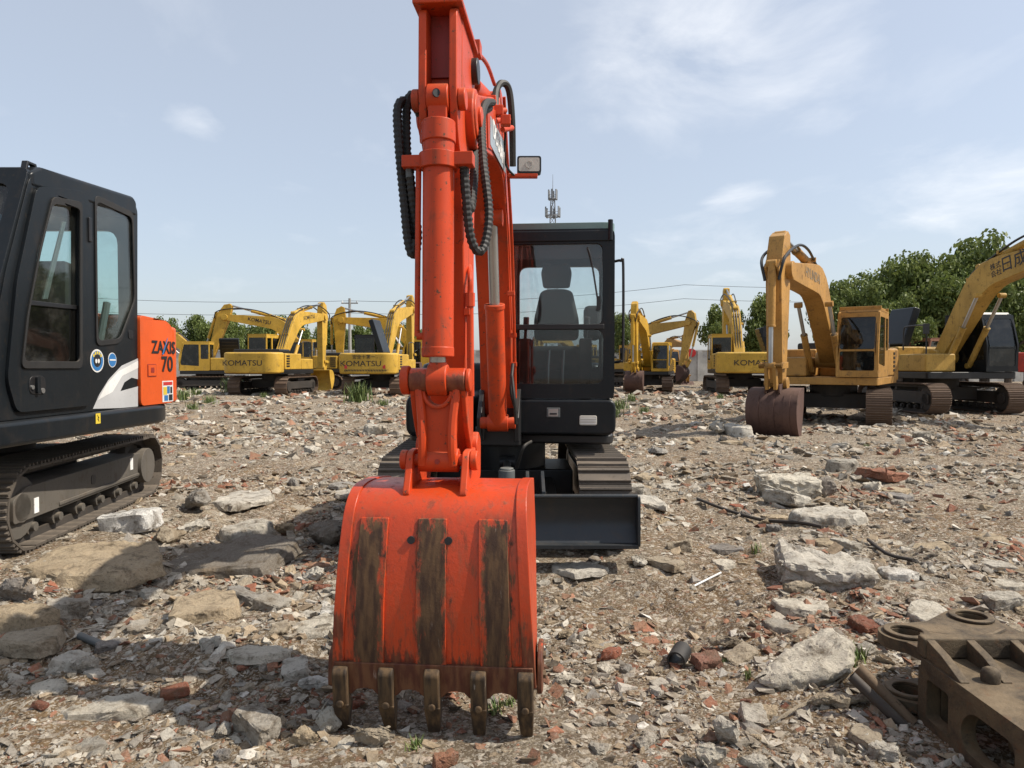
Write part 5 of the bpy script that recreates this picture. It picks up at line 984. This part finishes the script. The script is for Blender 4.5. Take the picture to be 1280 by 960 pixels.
hero(976, 1026, 718, 744, .10, 'lump', 'concrete', 'grey lump against the long white crusted slab', 29)
hero(966, 1048, 742, 772, .05, 'slab', 'palecrete', 'pale yellow flat stone in front of the white crusted slab', 30, 6, name='concrete_fragment')
hero(944, 1024, 588, 626, .26, 'block', 'palecrete', 'thick pale slab with a broken upright end', 31, -6, (0, 2), 'concrete_fragment', sub=3)
hero(1016, 1052, 592, 620, .26, 'lump', 'darkcrete', 'dark broken lump at the end of the thick pale slab', 32)
hero(980, 1098, 630, 660, .11, 'slab', 'palecrete', 'wide low slab in the open ground beyond the long rod', 33, 10, name='concrete_fragment', sub=3)
hero(1028, 1080, 572, 590, .16, 'slab', 'concrete', 'flat concrete piece behind the thick pale slab', 34, name='concrete_fragment')
hero(965, 1003, 612, 634, .12, 'block', 'palecrete', 'pale block leaning in front of the thick pale slab', 35, 30, (0, 14))
hero(905, 940, 528, 548, .18, 'slab', 'palecrete', 'pale slab beside the big rusty bucket', 36, name='concrete_fragment')
hero(885, 912, 522, 544, .26, 'lump', 'concrete', 'pointed stone beside the pale slab by the rusty bucket', 37, name='stone')
hero(690, 762, 706, 730, .03, 'slab', 'palecrete', 'round flat pale slab lying in front of the blade', 38, name='concrete_fragment')
hero(784, 836, 616, 642, .03, 'slab', 'palecrete', 'thin flat slab beside the end of the blade', 39, 15, name='concrete_fragment')
hero(882, 944, 790, 818, .07, 'lump', 'concrete', 'grey stone behind the red brick piece and the pipe stub', 40, name='stone')
hero(866, 906, 812, 838, .06, 'block', 'brick', 'orange red brick piece beside the black pipe stub', 41, 25, (10, 0), 'brick_piece')
hero(892, 922, 698, 714, .025, 'slab', 'palecrete', 'small yellowish flat stone on the brown soil', 42, name='stone')
hero(1082, 1122, 588, 606, .10, 'block', 'brick', 'red brick lump in the distant rubble right of the thick pale slab', 43, 18, (0, 5), 'brick_piece')
hero(820, 850, 700, 716, .05, 'block', 'concrete', 'small block near the end of the blade', 44, 40)
hero(786, 812, 690, 712, .07, 'lump', 'palecrete', 'rough pale lump against the corner of the blade', 45)
hero(455, 480, 528, 546, .2, 'block', 'concrete', 'single upright concrete stub standing in the open rubble behind the left track', 46, 20)
hero(536, 572, 938, 962, .05, 'block', 'brick', 'orange brick piece in front of the bucket teeth', 47, 30, name='brick_piece')
hero(1070, 1100, 770, 792, .05, 'block', 'brick', 'broken brick behind the wedge shaped block', 48, 15, (8, 0), 'brick_piece')
hero(1096, 1150, 706, 728, .05, 'slab', 'whitestone', 'whitish flat scrap of plaster past the white crusted slab', 49, -8, name='plaster_fragment')
hero(805, 836, 558, 572, .10, 'lump', 'concrete', 'stone beyond the right track', 50, name='stone')
# pipe stub, white stick, long rod, white scrap
p = on_ground(846, 826, .03); q = MB(); q.ring((0, -.05, .045), (.02, .09, .05), .046, .036, 20); o = q.build('pipe_stub', 'rubber', None, .002); o.location = (p.x, p.y, hz(p.x, p.y)); o.rotation_euler = (0, 0, R(-18)); tag(o, 'short black pipe stub open towards us on the rubble', 'pipe')
a, b = on_ground(866, 742), on_ground(901, 734); q = MB(); q.tube([(a.x, a.y, hz(a.x, a.y) + .012), (b.x, b.y, hz(b.x, b.y) + .016)], .007, 8); tag(q.build('stick', 'white', None), 'thin white stick lying on the brown soil', 'stick')
pts = [on_ground(*k) for k in ((872, 628), (905, 640), (950, 654), (1000, 666), (1028, 674))]; q = MB(); q.tube(crom([(k.x, k.y, hz(k.x, k.y) + .05) for k in pts], 5), .018, 8); tag(q.build('rod', 'pipe', None), 'long dark rod lying on the ground before the thick pale slab', 'rod')
pts = [on_ground(*k) for k in ((1085, 692), (1110, 706), (1142, 722))]; q = MB(); q.tube(crom([(k.x, k.y, hz(k.x, k.y) + .03) for k in pts], 5), .014, 8); tag(q.build('rod', 'pipe', None), 'short bent rod beside the whitish scrap of plaster', 'rod')
a, b = on_ground(282, 822), on_ground(312, 830); 
a, b = on_ground(100, 806), on_ground(130, 812); q = MB(); q.ring((a.x, a.y, hz(a.x, a.y) + .02), (b.x, b.y, hz(b.x, b.y) + .02), .02, .013, 14); tag(q.build('pipe_stub', 'plasticgrey', None), 'thin grey tube end in the shaded rubble at the left', 'pipe')

# ------------------------------------------------------------------ countable loose stones and bricks: the largest ones as individuals
g = np.random.RandomState(21)
LIB = [rock(100 + k, ('lump', 'block', 'slab', 'block', 'slab')[k % 5], 2, .13, (1, .8, (.7, .5, .28, .6, .35)[k % 5])) for k in range(15)]
LIBM = {m: [copymesh(r, m) for r in LIB] for m in ('concrete', 'palecrete', 'dirtcrete')}
BR = [rock(200 + k, 'block', 1, .07, (1, .6, .4)) for k in range(5)]; BRM = [copymesh(r, 'brick') for r in BR]
def blocked(x, y, r):
    if abs(x - MX) < 1.0 + r and abs(y - MY) < 1.3 + r: return True
    if abs(x - MX) < 1.0 + r and 4.75 < y < 5.3: return True
    if -.80 - r < x < .18 + r and 2.62 - r < y < 3.05: return True
    if 1.5 - r < x < 2.9 and 1.9 < y < 3.35: return True
    for cx, cy, hw, hl, ya, z in PADS:
        c, s = math.cos(ya), math.sin(ya); lx = (x - cx) * c + (y - cy) * s; ly = -(x - cx) * s + (y - cy) * c
        if abs(lx) < hw + r and abs(ly) < hl + r: return True
    return any((x - a) ** 2 + (y - b) ** 2 < (q + r * .5) ** 2 for a, b, q in HERO)
LAND = [(*on_ground(px, py).xy, nm) for px, py, nm in ((160, 660, 'white stone block'), (245, 640, 'grey upright rock'), (130, 745, 'wide soil covered slab'), (300, 715, 'long dark topped slab'), (400, 690, 'big dark boulder'), (20, 820, 'flat cracked grey slab'), (130, 900, 'pale dusty slab'),
    (320, 915, 'tilted slab piece'), (550, 930, 'bucket teeth'), (730, 720, 'round flat pale slab'), (810, 690, 'end of the blade'), (846, 826, 'black pipe stub'), (880, 740, 'thin white stick'), (1010, 850, 'wedge shaped concrete block'), (900, 940, 'upright pale concrete piece'), (1030, 735, 'long white crusted slab'),
    (985, 620, 'thick pale slab'), (1035, 655, 'wide low slab'), (1120, 720, 'whitish scrap of plaster'), (920, 545, 'pale slab by the rusty bucket'), (1200, 620, 'open ground before the faded yellow excavator'), (820, 545, 'ground behind the dark cab'), (330, 560, 'open rubble behind the grey upright rock'), (420, 540, 'single upright concrete stub'), (260, 520, 'far rubble below the plain counterweight'), (1180, 860, 'cast bracket'), (640, 690, 'blade'))]
cnt = {'stone': 0, 'brick_piece': 0}; tries = 0
while cnt['stone'] < 270 or cnt['brick_piece'] < 45:
    tries += 1
    if tries > 20000: break
    d = math.exp(g.uniform(math.log(2.1), math.log(20))); x = g.uniform(-.74, .74) * d; kind = 'brick_piece' if g.rand() < .14 else 'stone'
    if cnt[kind] >= (270 if kind == 'stone' else 45): continue
    s = (.055 + .10 * g.rand() ** 2.5) * (.7 + d * .11); s = min(s, .42)
    dens = float(fbm(np.array([x * .9 + 3]), np.array([d * .9 + 8]), 3)[0])
    if g.rand() > (dens - .36) * 3.5 or blocked(x, d, s * .5): continue
    if kind == 'brick_piece': me_ = BRM[g.randint(len(BRM))]; s = min(s * .8, .2); sc = (s * 1.2, s * g.uniform(.9, 1.3), s * g.uniform(.8, 1.2)); hh = sc[2] * .4
    else: me_ = LIBM[('concrete', 'concrete', 'palecrete', 'dirtcrete')[g.randint(4)]][g.randint(15)]; sc = (s * g.uniform(.9, 1.5), s * g.uniform(.9, 1.3), s * g.uniform(.8, 1.2)); hh = sc[2] * .4
    o = bpy.data.objects.new(kind, me_); col.objects.link(o); o.scale = sc; o.rotation_euler = (g.uniform(-.25, .25), g.uniform(-.25, .25), g.uniform(0, 6.28)); o.location = (x, d, hz(x, d) + hh * .22); cnt[kind] += 1; HERO.append((x, d, s * .35))
    near = min(LAND, key=lambda q: (q[0] - x) ** 2 + (q[1] - d) ** 2)[2]; tone = {'concrete': 'grey', 'palecrete': 'pale', 'dirtcrete': 'tan', 'brick': 'red'}[me_.materials[0].name]
    tag(o, ('loose %s lump of broken concrete near the %s' if kind == 'stone' else 'loose %s broken brick near the %s') % (tone, near), 'stone' if kind == 'stone' else 'brick', 'loose concrete lumps in the rubble' if kind == 'stone' else 'loose brick pieces in the rubble')

# broad flat slabs bedded in the ground
SL = [rock(300 + k, 'slab', 2, .06, (1, .75, .16)) for k in range(8)]; SLM = {m: [copymesh(r, m) for r in SL] for m in ('palecrete', 'dirtcrete', 'concrete')}; made = 0; tries = 0
while made < 60 and tries < 4000:
    tries += 1; d = math.exp(g.uniform(math.log(2.4), math.log(15))); x = g.uniform(-.74, .74) * d; s = g.uniform(.16, .42) * (.75 + .05 * d)
    if (x > 0 and d < 4.5 and g.rand() < .6) or blocked(x, d, s * .5): continue
    mt = ('palecrete', 'dirtcrete', 'concrete')[g.randint(3)]; o = bpy.data.objects.new('concrete_fragment', SLM[mt][g.randint(8)]); col.objects.link(o); o.scale = (s, s * g.uniform(.8, 1.2), s * .8); o.rotation_euler = (g.uniform(-.1, .1), g.uniform(-.1, .1), g.uniform(0, 6.28)); o.location = (x, d, hz(x, d) + .012 * s); made += 1; HERO.append((x, d, s * .35))
    near = min(LAND, key=lambda q: (q[0] - x) ** 2 + (q[1] - d) ** 2)[2]; tag(o, 'flat %s floor slab fragment half buried near the %s' % ({'concrete': 'grey', 'palecrete': 'pale', 'dirtcrete': 'tan'}[mt], near), 'rubble', 'half buried slab fragments')

# ------------------------------------------------------------------ uncountable small rubble, one object
def templates(n, pts, seed, shard=True):
    out = []; gg = np.random.RandomState(seed)
    for k in range(n):
        bm = bmesh.new(); v = gg.normal(size=(pts, 3)); v /= np.linalg.norm(v, axis=1)[:, None]; v *= gg.uniform(.55, 1, (pts, 1))
        if shard:
            v = np.array([(a, b, c) for a in (-1, 1) for b in (-1, 1) for c in (-1, 1)], float) * .62 + gg.uniform(-.38, .38, (8, 3)); v = v[gg.permutation(8)[:gg.randint(6, 9)]]
        for q in v: bm.verts.new(q)
        h = bmesh.ops.convex_hull(bm, input=bm.verts); bmesh.ops.delete(bm, geom=list({e for e in h['geom_interior'] + h['geom_unused'] if isinstance(e, bmesh.types.BMVert)}), context='VERTS'); bmesh.ops.recalc_face_normals(bm, faces=bm.faces)
        bm.verts.index_update(); out.append((np.array([tuple(q.co) for q in bm.verts]), np.array([[q.index for q in f.verts] for f in bm.faces]))); bm.free()
    return out
PAL = np.array([(.42, .385, .32), (.34, .31, .26), (.27, .25, .22), (.50, .46, .39), (.36, .28, .19), (.24, .18, .12), (.62, .59, .53), (.26, .095, .055), (.21, .08, .05), (.31, .14, .085), (.10, .085, .07)])
PW = np.array([.20, .17, .10, .14, .13, .08, .05, .030, .022, .020, .035]); PW /= PW.sum(); BW = np.array([.12, .09, .06, .06, .08, .05, .03, .18, .14, .13, .02]); BW /= BW.sum()
def scatter(N_, dmin, dmax, smed, sspread, tmpl, flat, seed, sgrow):
    gg = np.random.RandomState(seed); d = np.exp(gg.uniform(math.log(dmin), math.log(dmax), N_)); x = gg.uniform(-.80, .80, N_) * d + gg.normal(size=N_) * .1
    den = fbm(x * .8 + 3, d * .8 + 8, 4); br = fbm(x * 1.0 + 70, d * 1.0 + 33, 3); keep = gg.rand(N_) < np.clip((den - .46 + .09 * (d > 5.5)) * 5.0, .10, 1); x, d, br = x[keep], d[keep], br[keep]
    n = len(x); s = smed * np.exp(gg.normal(size=n) * sspread) * (1 + sgrow * np.maximum(0, d - 3)); s = np.minimum(s, .016 + .0070 * d); z = height(x, d); VV, FF, CC = [], [], []; base = 0
    which = gg.randint(len(tmpl), size=n); yaw = gg.uniform(0, 6.283, n); tl = gg.normal(size=(n, 2)) * .35; sc = np.stack([s * gg.uniform(.8, 1.6, n), s * gg.uniform(.7, 1.1, n), s * gg.uniform(*flat, n)], 1)
    c1 = gg.choice(len(PAL), n, p=PW); c2 = gg.choice(len(PAL), n, p=BW); colr = PAL[np.where(br > .66, c2, c1)] * gg.uniform(.75, 1.2, (n, 1)); dm = gg.uniform(.0, .42, (n, 1)); colr = colr * (1 - dm) + np.array([.27, .205, .135]) * dm
    for t, (tv, tf) in enumerate(tmpl):
        m = which == t; k = m.sum()
        if not k: continue
        P = tv[None] * sc[m][:, None, :]; a, b = tl[m, 0][:, None], tl[m, 1][:, None]; px, py, pz = P[..., 0], P[..., 1], P[..., 2]
        py, pz = py * np.cos(a) - pz * np.sin(a), py * np.sin(a) + pz * np.cos(a); px, pz = px * np.cos(b) + pz * np.sin(b), -px * np.sin(b) + pz * np.cos(b); c, s_ = np.cos(yaw[m])[:, None], np.sin(yaw[m])[:, None]
        W_ = np.stack([px * c - py * s_ + x[m][:, None], px * s_ + py * c + d[m][:, None], pz + (z[m] + sc[m, 2] * .05)[:, None]], -1); VV.append(W_.reshape(-1, 3)); FF.append((tf[None] + base + np.arange(k)[:, None, None] * len(tv)).reshape(-1, 3)); CC.append(np.repeat(colr[m], len(tv), 0)); base += k * len(tv)
    return np.concatenate(VV), np.concatenate(FF), np.concatenate(CC)
T1, T2 = templates(18, 6, 5, False), templates(24, 11, 6)
for nm, args, lb in (('rubble', (66000, 1.7, 46, .0135, .72, T2, (.22, .6), 41, .17), 'mixed small rubble of concrete and brick covering the whole yard'), ('gravel', (150000, 1.7, 26, .0062, .5, T1, (.4, .9), 42, .19), 'fine gravel and crumbled mortar strewn over the soil'),
                     ('rubble', (2600, 3.4, 40, .042, .40, T2, (.12, .32), 43, .13), 'flat shards of broken floor slab bedded in the rubble')):
    V, Fc, Cc = scatter(*args); me = fast_mesh(nm, V, Fc, 3); at = me.color_attributes.new('Col', 'FLOAT_COLOR', 'POINT'); at.data.foreach_set('color', np.concatenate([Cc, np.ones((len(Cc), 1))], 1).astype(np.float32).ravel())
    me.shade_flat(); me.materials.append(MATS['fragments']); o = bpy.data.objects.new(nm, me); col.objects.link(o); tag(o, lb, 'rubble', kind='stuff')

# ------------------------------------------------------------------ weeds
s = NB('weed'); gn = s.n('NewGeometry'); s.put(s.b.inputs['Base Color'], s.mix(gn.outputs['Random Per Island'], (.055, .095, .02), (.17, .20, .06))); s.b.inputs['Roughness'].default_value = .6
def weed(seed, n, h, r):
    gg = random.Random(seed); mb = MB()
    for k in range(n):
        a = gg.uniform(0, 6.28); b0 = Vector((gg.gauss(0, r * .4), gg.gauss(0, r * .4), -.02)); lean = Vector((math.cos(a), math.sin(a), 0)) * gg.uniform(.1, .9) * r; hh = h * gg.uniform(.5, 1); w_ = h * .022 + .003; sd = Vector((-math.sin(a), math.cos(a), 0)) * w_
        m = b0 + lean * .35 + Vector((0, 0, hh * .6)); t = b0 + lean + Vector((0, 0, hh)); mb.add([b0 - sd, b0 + sd, m + sd * .8, m - sd * .8, t], [(0, 1, 2, 3), (3, 2, 4)])
    me = bpy.data.meshes.new('weed_tuft'); me.from_pydata([tuple(v) for v in mb.v], [], mb.f); me.materials.append(MATS['weed']); return me
W1, W2, W3 = weed(1, 130, .95, .55), weed(2, 90, .6, .45), weed(3, 34, .085, .05)
def put(me_, px, py, sc, label, group=None):
    f = on_ground(px, py); o = bpy.data.objects.new('weed_tuft', me_); col.objects.link(o); o.location = (f.x, f.y, hz(f.x, f.y)); o.scale = (sc, sc, sc); o.rotation_euler.z = px; tag(o, label, 'weed', group)
put(W1, 447, 502, 1.0, 'tall green weeds below the hazard striped counterweight'); put(W1, 290, 492, .95, 'tall green weeds in front of the plain lettered counterweight')
for k in ((228, 500, 1), (245, 495, .8), (262, 505, .7), (330, 498, .5), (478, 506, .6), (240, 512, .6)): put(W2, k[0], k[1], k[2], 'low weeds at the far edge of the rubble on the left', 'low weeds by the left machines')
for k in ((775, 512, .7), (790, 505, .6), (805, 518, .5), (768, 522, .6), (900, 500, .5)): put(W2, k[0], k[1], k[2], 'low weeds behind the dark cab on the right', 'low weeds behind the cab')
for k in ((620, 890, 1), (636, 880, .8), (1072, 842, 1.2), (1064, 850, .8), (935, 850, .7), (845, 802, .8), (944, 702, 1.2), (1010, 735, .9), (905, 828, .6), (520, 945, .8), (560, 955, .5), (1084, 560, 1.0)): put(W3, k[0], k[1], k[2], 'tiny green sprout between the stones', 'tiny sprouts between the stones')
